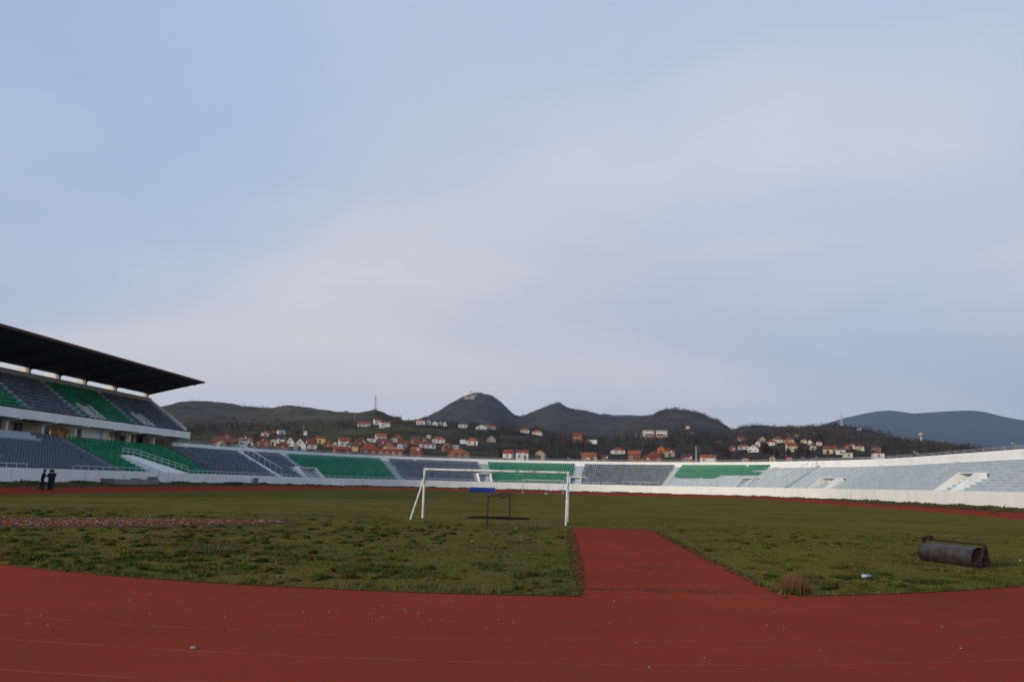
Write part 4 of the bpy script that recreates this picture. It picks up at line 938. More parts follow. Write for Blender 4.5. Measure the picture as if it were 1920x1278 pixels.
px, py, pz = on_z(81, 917.6, .25); 
pp = [((px - .05, py - .2), R_(-50), J(.05, .21, 'point', .10), 'person in long dark coat and hat, leftmost, legs apart on the track', (M['coat'], M['trouser'], M['skin'], M['shoe'], M['hair']), M['hair'], (.62, 1.46)),
      ((px + .32, py + .35), R_(160), J(.03, .12, 'point'), 'person in dark clothes standing between and behind the other two', (M['coat'], M['trouser'], M['skin'], M['shoe'], M['hair']), None, (.85, 1.46)),
      ((px + .66, py + .1), R_(60), J(.02, .10, 'point'), 'person in dark jacket and dark blue jeans on the right of the group', (M['coat2'], M['jean'], M['skin'], M['shoe'], M['hair']), None, (.88, 1.46))]
for (x, y), f, j, lab, cols, hat, cz in pp: person('person', (x, y, gz(x, y) - .012), f, j, lab, cols, hat, cz)

# ------------------------------------------------------------------ houses on the slopes
WALL = {'white': (.62, .60, .56), 'cream': (.56, .49, .36), 'yellow': (.50, .38, .16), 'tan': (.34, .27, .20), 'brick': (.22, .085, .055), 'orangebrick': (.32, .12, .06), 'orange': (.42, .14, .05), 'redpaint': (.36, .05, .04), 'paleblue': (.40, .46, .52), 'grey': (.28, .28, .28)}
ROOFC = {'red': (.26, .055, .032), 'orange': (.34, .095, .042), 'redbrown': (.17, .05, .032), 'brown': (.13, .07, .045), 'maroon': (.10, .035, .035), 'dark': (.06, .045, .042), 'grey': (.24, .24, .25), 'white': (.58, .57, .55), 'ochre': (.42, .25, .08), 'cream': (.5, .45, .35), 'yellow': (.46, .34, .14), 'paleblue': (.40, .46, .52), 'brick': (.22, .085, .055), 'orangebrick': (.30, .12, .07)}
HW = {k_: mat('house_wall_' + k_, tuple(.9 * v for v in c), .95, .16, .35, spec=.1) for k_, c in WALL.items()}
HR = {k_: mat('house_roof_' + k_, tuple(.80 * v + .012 for v in c), .95, .28, .5, spec=.1) for k_, c in ROOFC.items()}
def window_mesh(w, h):
    m_ = MB(); m_.box((0, -.03, 0), (w, .06, h), 0); m_.box((0, -.045, 0), (w * .80, .06, h * .80), 1); m_.box((0, -.055, 0), (w * .07, .06, h * .8), 0); return m_.mesh('window', [M['frame'], M['glass']])
WM = {'a': window_mesh(1.1, 1.3), 'b': window_mesh(1.6, 1.4), 'c': window_mesh(.8, 1.0)}
DM = MB().box((0, -.03, 0), (1.0, .08, 2.1)).mesh('door', M['door']); CM_ = MB().box((0, 0, 0), (.55, .55, 1.5)).box((0, 0, .75), (.7, .7, .12)).mesh('chimney', HW['brick'])
DISH = MB().tube((0, -.1, 0), (0, 0, 0), .5, .25, 12).mesh('satellite_dish', HW['white'])
HOUSES = [  # x0, x1, base, eaves, ridge (photo pixels), wall, roof, type
 (409, 432, 823, 817, 811, 'brick', 'brown', 'g'), (398, 442, 839, 831, 823, 'brick', 'redbrown', 's'), (408, 419, 840, 835, 830.5, 'yellow', 'ochre', 'h'), (444, 470, 841, 826, 826, 'white', 'grey', 'f'), (448, 476, 828, 824, 818, 'brick', 'maroon', 'h'),
 (478, 506, 837, 828, 817, 'brick', 'redbrown', 'g'), (490, 504, 818, 813, 807, 'white', 'red', 'h'), (504, 518, 818, 812, 807, 'brick', 'red', 'h'), (520, 533, 817, 809, 806, 'white', 'grey', 's'), (505, 517, 836, 826, 822, 'cream', 'dark', 'g'),
 (466, 482, 842, 836, 831, 'brick', 'red', 'h'), (518, 540, 844, 837, 830, 'brick', 'redbrown', 'h'), (517, 534, 831, 828, 819, 'white', 'dark', 's'), (537, 553, 837, 829, 820, 'white', 'redbrown', 'g'), (552, 574, 845, 834, 822, 'white', 'redbrown', 'g'), (574, 592, 841, 833, 823, 'white', 'redbrown', 's'),
 (592, 610, 832, 822, 818, 'yellow', 'red', 's'), (606, 624, 839, 831, 825, 'brick', 'red', 'h'), (635, 655, 838, 827, 820, 'white', 'red', 's'), (648, 671, 846, 837, 828, 'yellow', 'brown', 'h'), (666, 690, 835, 828, 821, 'brick', 'red', 'g'), (626, 656, 852, 846, 841, 'brick', 'red', 's'), (570, 576, 816, 813.5, 812, 'white', 'white', 'g'), (622, 633, 839, 833, 829, 'tan', 'brown', 'g'),
 (670, 694, 799.5, 797, 791.5, 'white', 'red', 's'), (701, 714, 796.5, 788, 784.5, 'white', 'red', 's'), (712, 730, 801.5, 792, 789, 'white', 'red', 's'), (781, 797, 796.5, 789, 786, 'white', 'red', 's'), (798, 808, 796.5, 794, 789, 'white', 'dark', 'g'), (811, 821, 797.5, 794, 790.5, 'white', 'dark', 'g'), (821, 829, 798, 795, 792, 'white', 'dark', 'g'), (831, 838, 799, 795, 791.5, 'white', 'grey', 'g'),
 (704, 723, 824, 818, 813, 'white', 'orange', 's'), (737, 752, 828, 820, 813, 'orangebrick', 'redbrown', 'g'), (734, 744, 829, 824, 823.5, 'white', 'grey', 'f'), (689, 704, 829, 824, 820, 'white', 'redbrown', 'h'), (676, 707, 853, 843, 831, 'brick', 'red', 'h'), (708, 735, 837, 830, 823, 'brick', 'redbrown', 's'), (720, 742, 849, 838, 832, 'cream', 'orange', 'h'), (711, 759, 855, 849, 844, 'brick', 'red', 's'),
 (771, 792, 858, 842, 838, 'brick', 'orange', 's'), (769, 789, 833, 824, 818, 'brick', 'redbrown', 'h'), (787, 815, 840, 833, 827, 'white', 'redbrown', 'h'), (810, 834, 830.5, 826, 820, 'white', 'orange', 'h'), (745, 766, 839, 832, 827, 'brick', 'redbrown', 's'), (747, 757, 842, 838, 837.5, 'paleblue', 'paleblue', 'f'), (801, 808, 822, 819, 818.5, 'white', 'grey', 'f'), (790, 800, 830, 826, 822, 'brick', 'red', 'h'),
 (830, 848, 847, 839, 831, 'brick', 'orange', 'g'), (840, 880, 860, 850, 841, 'brick', 'orange', 'h'), (875, 896, 835, 827, 821, 'white', 'orange', 'h'), (863, 874, 832, 825, 823, 'white', 'white', 'f'), (912, 929, 829, 825, 818, 'tan', 'dark', 'g'), (892, 911, 805, 801, 797, 'white', 'orange', 'g'), (912, 927, 805, 803, 799.5, 'white', 'orange', 's'), (860, 876, 802, 800, 798.5, 'white', 'white', 's'), (945, 962, 859, 852, 845, 'white', 'red', 's'), (849, 862, 842, 838.5, 838, 'grey', 'grey', 'f'),
 (967, 990, 863, 849, 844, 'white', 'red', 's'), (1005, 1024, 863, 850, 844, 'tan', 'red', 'g'), (976, 992, 811.5, 809, 804.5, 'white', 'orange', 'h'), (999, 1017, 815.5, 811, 806.5, 'cream', 'orange', 'h'), (1075, 1093, 830, 817, 811, 'orangebrick', 'redbrown', 's'), (1092, 1104, 832, 826, 825, 'orangebrick', 'brick', 'f'), (1104, 1120, 832, 825, 824, 'white', 'white', 'f'),
 (1091, 1117, 866, 855, 849, 'orangebrick', 'orange', 's'), (1108, 1121, 866, 858, 854, 'tan', 'brown', 'g'), (1120, 1139, 866, 857, 853, 'brick', 'redbrown', 's'), (1147, 1170, 851, 845, 839, 'white', 'red', 'h'), (1178, 1201, 866, 851, 844.5, 'brick', 'orange', 's'), (1212, 1240, 866, 857, 846, 'brick', 'redbrown', 'h'), (1204, 1225, 869, 864, 858, 'brick', 'red', 'h'), (1233, 1246, 850, 840, 836, 'orange', 'redbrown', 'g'), (1247, 1264, 857, 846, 842, 'tan', 'redbrown', 's'),
 (1166, 1175, 822, 816, 815, 'orangebrick', 'orangebrick', 'f'), (1270, 1278, 815, 808, 806.5, 'brick', 'brick', 'f'), (1286, 1293, 804.5, 800, 797.5, 'cream', 'orange', 's'), (1295, 1304, 814.5, 812, 811.5, 'white', 'grey', 'f'), (1279, 1300, 867, 861, 857, 'brick', 'redbrown', 's'), (1315, 1343, 868, 863, 858, 'white', 'orange', 's'), (1344, 1352, 832, 828, 827.5, 'orangebrick', 'white', 'f'),
 (1384, 1401, 828, 823, 818, 'white', 'red', 's'), (1408, 1416, 828, 824, 822, 'redpaint', 'red', 'g'), (1424, 1437, 829, 824, 818.5, 'tan', 'red', 'g'), (1384, 1404, 843, 838, 833, 'white', 'red', 'h'), (1404, 1424, 848, 841, 834, 'white', 'orange', 'g'), (1416, 1425, 838, 835, 829.5, 'white', 'red', 'g'), (1449, 1470, 830, 824, 817, 'cream', 'redbrown', 'h'), (1438, 1455, 835, 830, 825, 'white', 'red', 'h'),
 (1472, 1490, 831, 826, 820, 'yellow', 'redbrown', 'h'), (1475, 1493, 847, 836, 830, 'cream', 'red', 's'), (1470, 1482, 820, 815, 811, 'tan', 'brown', 'h'), (1489, 1497, 822, 815, 811.5, 'cream', 'brown', 'h'), (1444, 1454, 868, 858, 854, 'yellow', 'yellow', 'h'), (1473, 1483, 867, 859, 856, 'redpaint', 'red', 'h'), (1393, 1408, 869, 863, 862, 'brick', 'red', 'f'), (1366, 1382, 847, 842, 836, 'brick', 'redbrown', 'h'),
 (1508, 1521, 809, 805, 804.5, 'cream', 'cream', 'f'), (1510, 1526, 815.5, 812, 808.5, 'tan', 'brown', 's'), (1503, 1513, 831, 826, 822, 'cream', 'brown', 'h'), (1516, 1524, 834, 830, 826.5, 'cream', 'redbrown', 'g'), (1531, 1541, 835, 830, 826, 'cream', 'redbrown', 'h'), (1520, 1532, 844, 838, 831, 'cream', 'brown', 'h'), (1545, 1562, 851, 842, 836, 'cream', 'redbrown', 's'), (1558, 1570, 847, 841, 834, 'brick', 'red', 'h'),
 (1582, 1596, 843, 838, 834, 'brick', 'red', 'h'), (1594, 1602, 841, 837, 833.5, 'white', 'red', 's'), (1605, 1619, 845, 837, 832.5, 'cream', 'red', 'h'), (1635, 1651, 847, 842, 837, 'cream', 'brown', 'h'), (1637, 1656, 860, 853, 848, 'white', 'red', 'h'), (1568, 1584, 852, 847, 842, 'white', 'brown', 'h'), (1582, 1597, 858, 851, 849.5, 'cream', 'brown', 'f'), (1607, 1614, 806.5, 803.5, 801, 'white', 'orange', 'h')]
ZONES = [(545, 'behind left grey seats'), (725, 'behind left green seats'), (905, 'behind goal-side grey seats'), (1090, 'behind middle green seats'), (1270, 'behind right grey seats'), (1445, 'behind right green seats'), (3000, 'behind bare terrace')]
ORD = ['', 'first', 'second', 'third', 'fourth', 'fifth', 'sixth', 'seventh', 'eighth', 'ninth', 'tenth', 'eleventh', 'twelfth', 'thirteenth', 'fourteenth', 'fifteenth', 'sixteenth']
def par_y(x): return float(np.interp(x, [p[0] for p in PAR_L], [p[1] for p in PAR_L]))
def tier(h): d = par_y((h[0] + h[1]) / 2) - h[2]; return 'lowest' if d < 9 else ('mid-slope' if d < 32 else 'upper')
RN = {'red': 'red', 'orange': 'orange', 'redbrown': 'red-brown', 'brown': 'brown', 'maroon': 'maroon', 'dark': 'dark', 'grey': 'grey', 'white': 'white', 'ochre': 'ochre', 'cream': 'cream', 'yellow': 'yellow', 'paleblue': 'bluish', 'brick': 'brick-red', 'orangebrick': 'brick-red'}
WN = {'redpaint': 'red', 'orangebrick': 'orange brick', 'brick': 'brick', 'paleblue': 'bluish'}
TN = {'s': 'pitched', 'g': 'gable', 'h': 'hipped', 'f': 'flat'}
zone_lists = {}
for h in HOUSES:
    z = next(i for i, (x, _) in enumerate(ZONES) if (h[0] + h[1]) / 2 < x); zone_lists.setdefault((z, tier(h)), []).append(h)
for L in zone_lists.values(): L.sort(key=lambda h: h[0] + h[1])
def on_slope(px, py):
    for k_ in range(14):
        p = on_land(px, py - k_ * .8)
        if p and p[3] < 2900 and (k_ > 0 or True): return p
    return None
house_xy = []
def house(h, idx):
    x0, x1, yb, ye, yr, wc, rc, ty = h; xm = (x0 + x1) / 2; p = on_slope(xm, min(yb, par_y(xm) + 2))
    if p is None: return
    x, y, z, d = p; v = np.array((x - CAM_X, y, z - CAM_H)); depth = float(-(CR.T @ v)[2]); s = depth / F_PX
    W, He, Hr = (x1 - x0) * s, max(2.2, (yb - ye) * s), max(.25, (ye - yr) * s)
    rr = random.Random(idx * 7 + 3); Dp = max(5.0, min(W * rr.uniform(.75, 1.0), 13)); az = math.atan2(x - CAM_X, y); rz = -az + rr.uniform(-.28, .28)
    zn = next(i for i, (xx, _) in enumerate(ZONES) if xm < xx); L = zone_lists[(zn, tier(h))]; o_ = L.index(h) + 1
    lab = '%s house, %s %s roof, %s from left of %s houses %s' % (WN.get(wc, wc), RN[rc], TN[ty], ORD[o_], tier(h), ZONES[zn][1])
    fx, fy = math.sin(az), math.cos(az); e = empty('house', (x + fx * Dp / 2, y + fy * Dp / 2, z), rz, lab, 'house', 'houses on the slopes behind the stadium')
    house_xy.append((x + fx * Dp / 2, y + fy * Dp / 2, max(W, Dp) * .5 + 2)); z0 = -3.5; m_ = MB(); hw, hd = W / 2, Dp / 2
    if ty == 'g': m_.prism([(-hw, -hd, z0), (hw, -hd, z0), (hw, -hd, He), (0, -hd, He + Hr), (-hw, -hd, He)], (0, Dp, 0))
    elif ty == 's': m_.prism([(-hw, -hd, z0), (-hw, hd, z0), (-hw, hd, He), (-hw, 0, He + Hr), (-hw, -hd, He)], (W, 0, 0))
    else: m_.box((0, 0, (He + z0) / 2), (W, Dp, He - z0))
    m_.build('wall', HW[wc], e, off=(0, 0, 0)); ov = .35 if W > 6 else .2; th = .16; rf = MB()
    if ty == 'g':
        for sgn in (-1, 1):
            k_ = Hr / hw; rf.prism([(0, -hd - ov, He + Hr + .03), (sgn * (hw + ov), -hd - ov, He - k_ * ov + .03), (sgn * (hw + ov), -hd - ov, He - k_ * ov + .03 + th), (0, -hd - ov, He + Hr + .03 + th)], (0, Dp + 2 * ov, 0))
    elif ty == 's':
        for sgn in (-1, 1):
            k_ = Hr / hd; rf.prism([(-hw - ov, 0, He + Hr + .03), (-hw - ov, sgn * (hd + ov), He - k_ * ov + .03), (-hw - ov, sgn * (hd + ov), He - k_ * ov + .03 + th), (-hw - ov, 0, He + Hr + .03 + th)], (W + 2 * ov, 0, 0))
    elif ty == 'h':
        a, b = hw + ov, hd + ov; q = max(0.0, hw - hd * .75) if hw > hd else 0.0; zb_, zt_ = He + .02, He + Hr
        rf.v += [(-a, -b, zb_), (a, -b, zb_), (a, b, zb_), (-a, b, zb_), (-q - .05, 0, zt_), (q + .05, 0, zt_)]; rf.f += [(0, 1, 5, 4), (1, 2, 5), (2, 3, 4, 5), (3, 0, 4), (3, 2, 1, 0)]; rf.mi += [0] * 5
    else: rf.box((0, 0, He + .14), (W + .4, Dp + .4, .26))
    roof = rf.build('roof', HR[rc], e, off=(0, 0, 0))
    if ty != 'f' and rr.random() < .75:
        c = link(bpy.data.objects.new('chimney', CM_), roof); c.location = (rr.uniform(-.3, .3) * W, rr.uniform(-.1, .25) * Dp, He + Hr * .8)
    st = max(1, int(round(He / 2.9))); fh = He / st; nc = max(1, min(5, int(W / 2.7)))
    big = rr.random() < .3
    for f_ in range(st):
        for c in range(nc):
            if rr.random() < .1: continue
            px = -hw + W * (c + .5) / nc
            if f_ == 0 and c == nc // 2 and He > 2.4: o = bpy.data.objects.new('door', DM); link(o, e); o.location = (px, -hd, 1.05); continue
            o = bpy.data.objects.new('window', WM['b' if big and c % 2 == 0 else 'a'] if fh > 2.1 else WM['c']); link(o, e); o.location = (px, -hd, fh * (f_ + .54))
    for sgn in (-1, 1):
        if rr.random() < .6: o = bpy.data.objects.new('window', WM['a'] if fh > 2.1 else WM['c']); link(o, e); o.location = (sgn * hw, rr.uniform(-.2, .2) * Dp, fh * (st - .46)); o.rotation_euler = (0, 0, sgn * math.pi / 2)
    if ty == 'g' and Hr > 2: o = bpy.data.objects.new('window', WM['c']); link(o, e); o.location = (0, -hd, He + Hr * .35)
    if st >= 2 and rr.random() < .35:
        m_ = MB(); m_.box((0, -hd - .6, fh - .08), (W * .6, 1.2, .14)); bo = m_.build('balcony', HW['white'], e, off=(0, 0, 0)); m_ = MB(); m_.box((0, -hd - 1.16, fh + .45), (W * .6, .06, .8)); m_.build('railing', HW['white'], bo, off=(0, 0, 0))
    if rr.random() < .25: o = bpy.data.objects.new('satellite_dish', DISH); link(o, e); o.location = (rr.uniform(-.4, .4) * W, -hd - .25, He * .95)
for i, h in enumerate(HOUSES): house(h, i)
# the long apartment block on the hill
p = on_slope(1228, 822.5); x, y, z, d = p; s = d / F_PX * 1.01; W = 46 * s; az = math.atan2(x - CAM_X, y)
e = empty('apartment_block', (x + math.sin(az) * 6, y + math.cos(az) * 6, z), -az, 'long white and brick apartment block with twin wings on the hill', 'apartment block'); H = 15.5 * s; house_xy.append((x, y, 18))
for sg in (-1, 1):
    m_ = MB(); m_.box((sg * W * .265, 0, H * .64), (W * .43, 11, H * .72)); wg = m_.build('wing', HW['white'], e, off=(0, 0, 0)); m_ = MB(); m_.box((sg * W * .265, -.05, H * .14 - 1.5), (W * .425, 10.8, H * .28 + 3)); m_.build('brick_base', HW['orangebrick'], e, off=(0, 0, 0))
    m_ = MB(); m_.prism([(sg * W * .265 - W * .22, -5.9, H), (sg * W * .265 - W * .22, 5.9, H), (sg * W * .265 - W * .22, 4.2, H * 1.08), (sg * W * .265 - W * .22, -4.2, H * 1.08)], (W * .44, 0, 0)); m_.build('roof', HR['dark'], e, off=(0, 0, 0))
    m_ = MB(); m_.box((sg * W * .265 - sg * W * .06, -5.55, H * .5), (W * .26, .2, H * .17)); m_.build('loggia', M['glass'], e, off=(0, 0, 0)); m_ = MB(); m_.box((sg * W * .265 - sg * W * .06, -5.75, H * .40), (W * .27, .5, H * .10)); m_.build('balcony', HW['orangebrick'], e, off=(0, 0, 0))
    for k_ in range(6):
        for zf in (.12, .86):
            o = bpy.data.objects.new('window', WM['a']); link(o, e); o.location = (sg * W * .265 + (k_ - 2.5) * W * .07, -5.5, H * zf)
    for k_ in (0, 1): o = bpy.data.objects.new('window', WM['a']); link(o, e); o.location = (sg * W * (.40 + .05 * k_), -5.5, H * .5)
    o = bpy.data.objects.new('chimney', CM_); link(o, e); o.location = (sg * W * .26, 0, H * 1.12); o.scale = (2.2, 1.2, 1.2)
m_ = MB(); m_.box((0, 0, H * .5 - .5), (W * .09, 10.2, H + 3)); m_.build('stair_tower', HW['brick'], e, off=(0, 0, 0))

# ------------------------------------------------------------------ masts, poles, ruins, water tower
M['pale'] = mat('pale_metal', (.36, .36, .37), .6, .1, 1)
def px_base(px, py, d=None):
    if d is None: p = on_slope(px, py); return p
    v = ray(px, py); h = math.hypot(v[0], v[1]); return (CAM_X + v[0] / h * d, v[1] / h * d, CAM_H + v[2] / h * d, d)
def pole(px, ytop, ybase, label, rad=.22, lattice=False, d=None, name='pole', cat='pole', arms=0):
    p = px_base(px, ybase, d)
    if p is None: return
    x, y, z, dd = p; Hh = (ybase - ytop) * dd / F_PX * 1.02; e = empty(name, (x, y, z), 0, label, cat, 'masts and poles on the hills')
    if lattice:
        b = Hh * .055; L4 = [(-1, -1), (1, -1), (1, 1), (-1, 1)]
        for sx, sy in L4: m_ = MB(); m_.tube((sx * b, sy * b, -2), (sx * b * .25, sy * b * .25, Hh), rad, rad * .6, 5); m_.build('leg', M['rail_grey'], e, off=(0, 0, 0))
        m_ = MB(); n = 9
        for k_ in range(n):
            u0, u1 = k_ / n, (k_ + 1) / n; f0, f1 = b * (1 - .75 * u0), b * (1 - .75 * u1)
            for q in range(4): a, c = L4[q], L4[(q + 1) % 4]; m_.tube((a[0] * f0, a[1] * f0, Hh * u0), (c[0] * f1, c[1] * f1, Hh * u1), rad * .6, rad * .6, 4); m_.tube((a[0] * f1, a[1] * f1, Hh * u1), (c[0] * f1, c[1] * f1, Hh * u1), rad * .6, rad * .6, 4)
        m_.build('bracing', M['rail_grey'], e, off=(0, 0, 0))
        if name == 'radio_mast':
            for q, (u, a) in enumerate(((.62, 0), (.74, 2), (.84, 4), (.5, 1))): m_ = MB(); m_.tube((math.cos(a) * b * .6, math.sin(a) * b * .6, Hh * u), (math.cos(a) * b * 1.1, math.sin(a) * b * 1.1, Hh * u), .9, .9, 10); m_.build('dish', M['pale'], e, off=(0, 0, 0))
    else:
        m_ = MB(); m_.tube((0, 0, -2), (0, 0, Hh), rad, rad * .6, 6); m_.build('shaft', M['rail_grey'], e, off=(0, 0, 0))
        for k_ in range(arms): m_ = MB(); m_.box((0, 0, Hh * (.96 - .09 * k_)), (Hh * .14, .2, .2)); m_.build('crossarm', M['rail_grey'], e, off=(0, 0, 0))
pole(703.5, 741.5, 768, 'tall lattice radio mast on the rocky knoll left of the fortress', .22, True, 1300, 'radio_mast', 'radio mast')
pole(709, 751, 769, 'thin pole beside the lattice radio mast', .25, d=1300)
pole(569, 751.5, 763.5, 'thin pole on the rounded left hilltop', .4, d=1460, arms=1)
pole(1578.5, 777, 800, 'thin mast on the wooded hill before the blue mountain', .5, True, 1190, 'lattice_mast', 'mast')
pole(1305.5, 838, 867, 'lattice pylon behind the parapet of the right grey seats', .10, True, 330, 'lattice_pylon', 'pylon')
pole(665, 772, 788, 'slim pole below the ridge left of the radio mast', .3, arms=1); pole(569, 799, 810, 'slim pole in the field above the left green seats', .2, arms=1); pole(1193, 810, 821, 'left one of two pale poles beside the apartment block', .3); pole(1200.5, 812.5, 821, 'right one of two pale poles beside the apartment block', .28)
pole(678, 768.5, 776, 'short pole on the skyline left of the knoll', .3, d=1290, arms=1)
# fortress: broken stone walls round the top of the hill
def stonebox(m_, x, y, z, w, dpt, h, seed):
    r = random.Random(seed); n = 5; V = []
    top = [h * r.uniform(.72, 1.08) for _ in range(n + 1)]
    poly = [(x - w / 2, y, z - 14), (x + w / 2, y, z - 14)] + [(x + w / 2 - w * i / n, y, z + top[i]) for i in range(n + 1)]
    m_.prism(poly, (0, dpt, 0))
def px3(px, py, d): v = ray(px, py); h = math.hypot(v[0], v[1]); return (CAM_X + v[0] / h * d, v[1] / h * d, CAM_H + v[2] / h * d)
FD = on_land(882, 747.5, 1500)[3]; fx, fy, fz = px3(885, 748, FD); ft = empty('fortress_ruin', (fx, fy, fz), 0, 'ruined stone fortress walls crowning the steep central hill', 'fortress'); sc = FD / F_PX
for q, (a, b, yt, yb_, dp) in enumerate(((869.5, 874.5, 741, 748, 8), (874, 882, 742, 748, 6), (881, 889.5, 739, 748, 10), (889, 895, 738.6, 742, 8))):
    x, y, z = px3((a + b) / 2, yb_, (on_land((a + b) / 2, yb_, 1500) or (0, 0, 0, FD))[3] - 2); m_ = MB(); stonebox(m_, x, y, z, (b - a) * sc, dp, (yb_ - yt) * sc, q); m_.build('tower' if q in (0, 2) else 'wall', M['rock'], ft)
x, y, z = px3(881.5, 740, FD); m_ = MB(); m_.tube((x, y, z - 4), (x, y, z + 11), .45, .3, 6); fp = m_.build('flagpole', M['rail_grey'], ft); m_ = MB(); m_.box((x + 3, y, z + 9.4), (5.6, .2, 2.6)); m_.build('flag', HR['maroon'], fp, off=ft.location)
x, y, z = px3(980.3, 785, 2490); m_ = MB(); stonebox(m_, x, y, z, 5.6, 6, 16, 9); stonebox(m_, x - .2, y + 1, z, 4.4, 3, 17.5, 12); tag(m_.build('ruined_tower', M['rock'], None), 'lone ruined stone tower in the saddle right of the fortress hill', 'tower')
rk = MB(); r = np.random.default_rng(4)
for q in range(14): a = px3(1040 + 10 * r.random(), 757.5 + 2 * r.random(), 2390); rk.box(a, (r.uniform(4, 10), r.uniform(4, 9), r.uniform(4, 9)), 0, r.uniform(0, 3))
tag(rk.build('rock_outcrop', M['rock'], None), 'jagged rock outcrop on the second peak', 'rock')
x, y, z = px3(1266.5, 768, 1690); m_ = MB(); m_.box((x, y, z), (3.5, 3.5, 7)); m_.box((x, y, z + 3.6), (5, 5, .6)); tag(m_.build('hilltop_hut', HW['grey'], None), 'tiny hut on the rounded hilltop right of centre', 'hut')
# concrete water tower on the right ridge
x, y, z = px3(1728, 831, 1290); s = 1290 / F_PX; wt = empty('water_tower', (x, y, z), 0, 'concrete water tower with flared bowl on the right ridge', 'water tower')
m_ = MB(); m_.tube((0, 0, -4), (0, 0, 11 * s), 3.2 * s, 1.7 * s, 14, caps=False); m_.build('stem', M['tower'], wt, off=(0, 0, 0), smooth=True)
m_ = MB(); m_.tube((0, 0, 11 * s), (0, 0, 14.5 * s), 1.8 * s, 4.6 * s, 16, caps=False); m_.tube((0, 0, 14.5 * s), (0, 0, 16.3 * s), 4.6 * s, 4.4 * s, 16); m_.build('bowl', M['tower'], wt, off=(0, 0, 0)); m_ = MB(); m_.tube((0, 0, 16.3 * s), (0, 0, 18 * s), 2.6 * s, 1.2 * s, 12); m_.build('cap', M['tower'], wt, off=(0, 0, 0))
# street lamps behind the parapet
def lamp(px, py, X, label, flip=-1, Y=None):
    p = at_X(px, py, X) if Y is None else at_Y(px, py, Y); x, y, z = p; e = empty('street_lamp', (x, y, 0), 0, label, 'street lamp', 'street lamps outside the bowl')
    m_ = MB(); m_.tube((0, 0, -.5), (0, 0, z - .5), .09, .06, 7); m_.path([(0, 0, z - .5), (flip * .5, -.3, z - .1), (flip * 1.2, -.7, z + .15)], .05, 6); m_.build('pole', M['rail_grey'], e, off=(0, 0, 0))
    m_ = MB(); m_.tube((flip * 1.1, -.65, z + .12), (flip * 2.0, -1.1, z + .42), .16, .11, 8); m_.build('lamp_head', M['pale'], e, off=(0, 0, 0))
lamp(1731, 852, 63.5, 'pale street lamp head above the parapet below the water tower'); lamp(1919, 838, 63.5, 'pale street lamp at the right edge above the parapet'); lamp(1514, 860, 75, 'street lamp showing above the parapet left of the stair railing', -1)
lamp(1077, 861, 0, 'thin street lamp between wood and parapet behind middle seats', -1, 215)
x, y, z = at_Y(1103, 864, 196); fl = empty('floodlight', (x, y, 7.2), 0, 'small yellow-white floodlight on the parapet above the right grey seats', 'floodlight'); m_ = MB(); m_.tube((0, 0, 0), (0, 0, .75), .07, .06, 6); m_.build('stem', M['pale'], fl, off=(0, 0, 0)); m_ = MB(); m_.box((0, -.1, .95), (.75, .3, .42)); m_.build('housing', HW['cream'], fl, off=(0, 0, 0))

# ------------------------------------------------------------------ trees one can tell apart
def cards(base, n, gen, wid):
    V = []
    for q in range(n):
        a, b = gen(); a, b = np.array(a), np.array(b); d = b - a; u = np.cross(d, rng.normal(size=3)); u /= (np.linalg.norm(u) + 1e-9); w = wid * rng.uniform(.6, 1.4)
        V += [tuple(a - u * w * .5), tuple(a + u * w * .5), tuple(b)]
    return V
def tree(kind, x, y, z, Hh, Wd, label, cat='tree', tw=None, group='single trees on the slopes', n=None):
    e = empty({'conifer': 'conifer_tree', 'bare': 'bare_tree', 'poplar': 'poplar_tree', 'bush': 'shrub'}[kind], (x, y, z), rng.uniform(0, 6), label, cat, group); m_ = MB()
    m_.tube((0, 0, -1.5), (0, 0, Hh * (.95 if kind != 'bush' else .4)), Hh * .022 + .05, .03, 7)
    if kind in ('bare', 'poplar'):
        for q in range(14):
            a, h0 = rng.uniform(0, 6.28), Hh * rng.uniform(.2, .75); l = Wd * .45 * rng.uniform(.5, 1) * (.5 if kind == 'poplar' else 1); m_.tube((0, 0, h0), (math.cos(a) * l, math.sin(a) * l, h0 + l * (.9 if kind == 'bare' else 2.4)), Hh * .009 + .02, .02, 4)
    m_.build('trunk', M['bark'], e, off=(0, 0, 0)); tw = tw or Hh * .03
    def gen():
        a = rng.uniform(0, 6.28)
        if kind == 'conifer':
            u = rng.random() ** .7; h0 = Hh * (1 - u) * .98 + .02 * Hh; rr = Wd * .5 * u * rng.uniform(.3, 1); c, s_ = math.cos(a), math.sin(a); return (c * rr * .2, s_ * rr * .2, h0), (c * rr, s_ * rr, h0 - rr * .28)
        ph = math.acos(rng.uniform(-.6, 1)); k_ = rng.random() ** .4; cz = Hh * (.62 if kind != 'bush' else .5); rz_ = Hh * (.38 if kind != 'bush' else .5)
        px = Wd * .5 * math.sin(ph) * math.cos(a) * k_; py = Wd * .5 * math.sin(ph) * math.sin(a) * k_; pz = cz + rz_ * math.cos(ph) * k_
        l = Hh * (.16 if kind != 'poplar' else .2); dx = np.array((px, py, Hh * (.22 if kind == 'bare' else .6))); dx = dx / np.linalg.norm(dx) + rng.normal(0, .35, 3); return (px, py, pz), tuple(np.array((px, py, pz)) + dx * l)
    n = n or (420 if kind != 'conifer' else 520); wide = tw if kind != 'conifer' else Hh * .07
    V = cards(None, n, gen, wide); me = np_mesh('crown', V, np.arange(len(V)).reshape(-1, 3), M['conifer'] if kind == 'conifer' else (M['rusttwig'] if kind == 'bush' else M['baretwig'])); link(bpy.data.objects.new('crown', me), e)
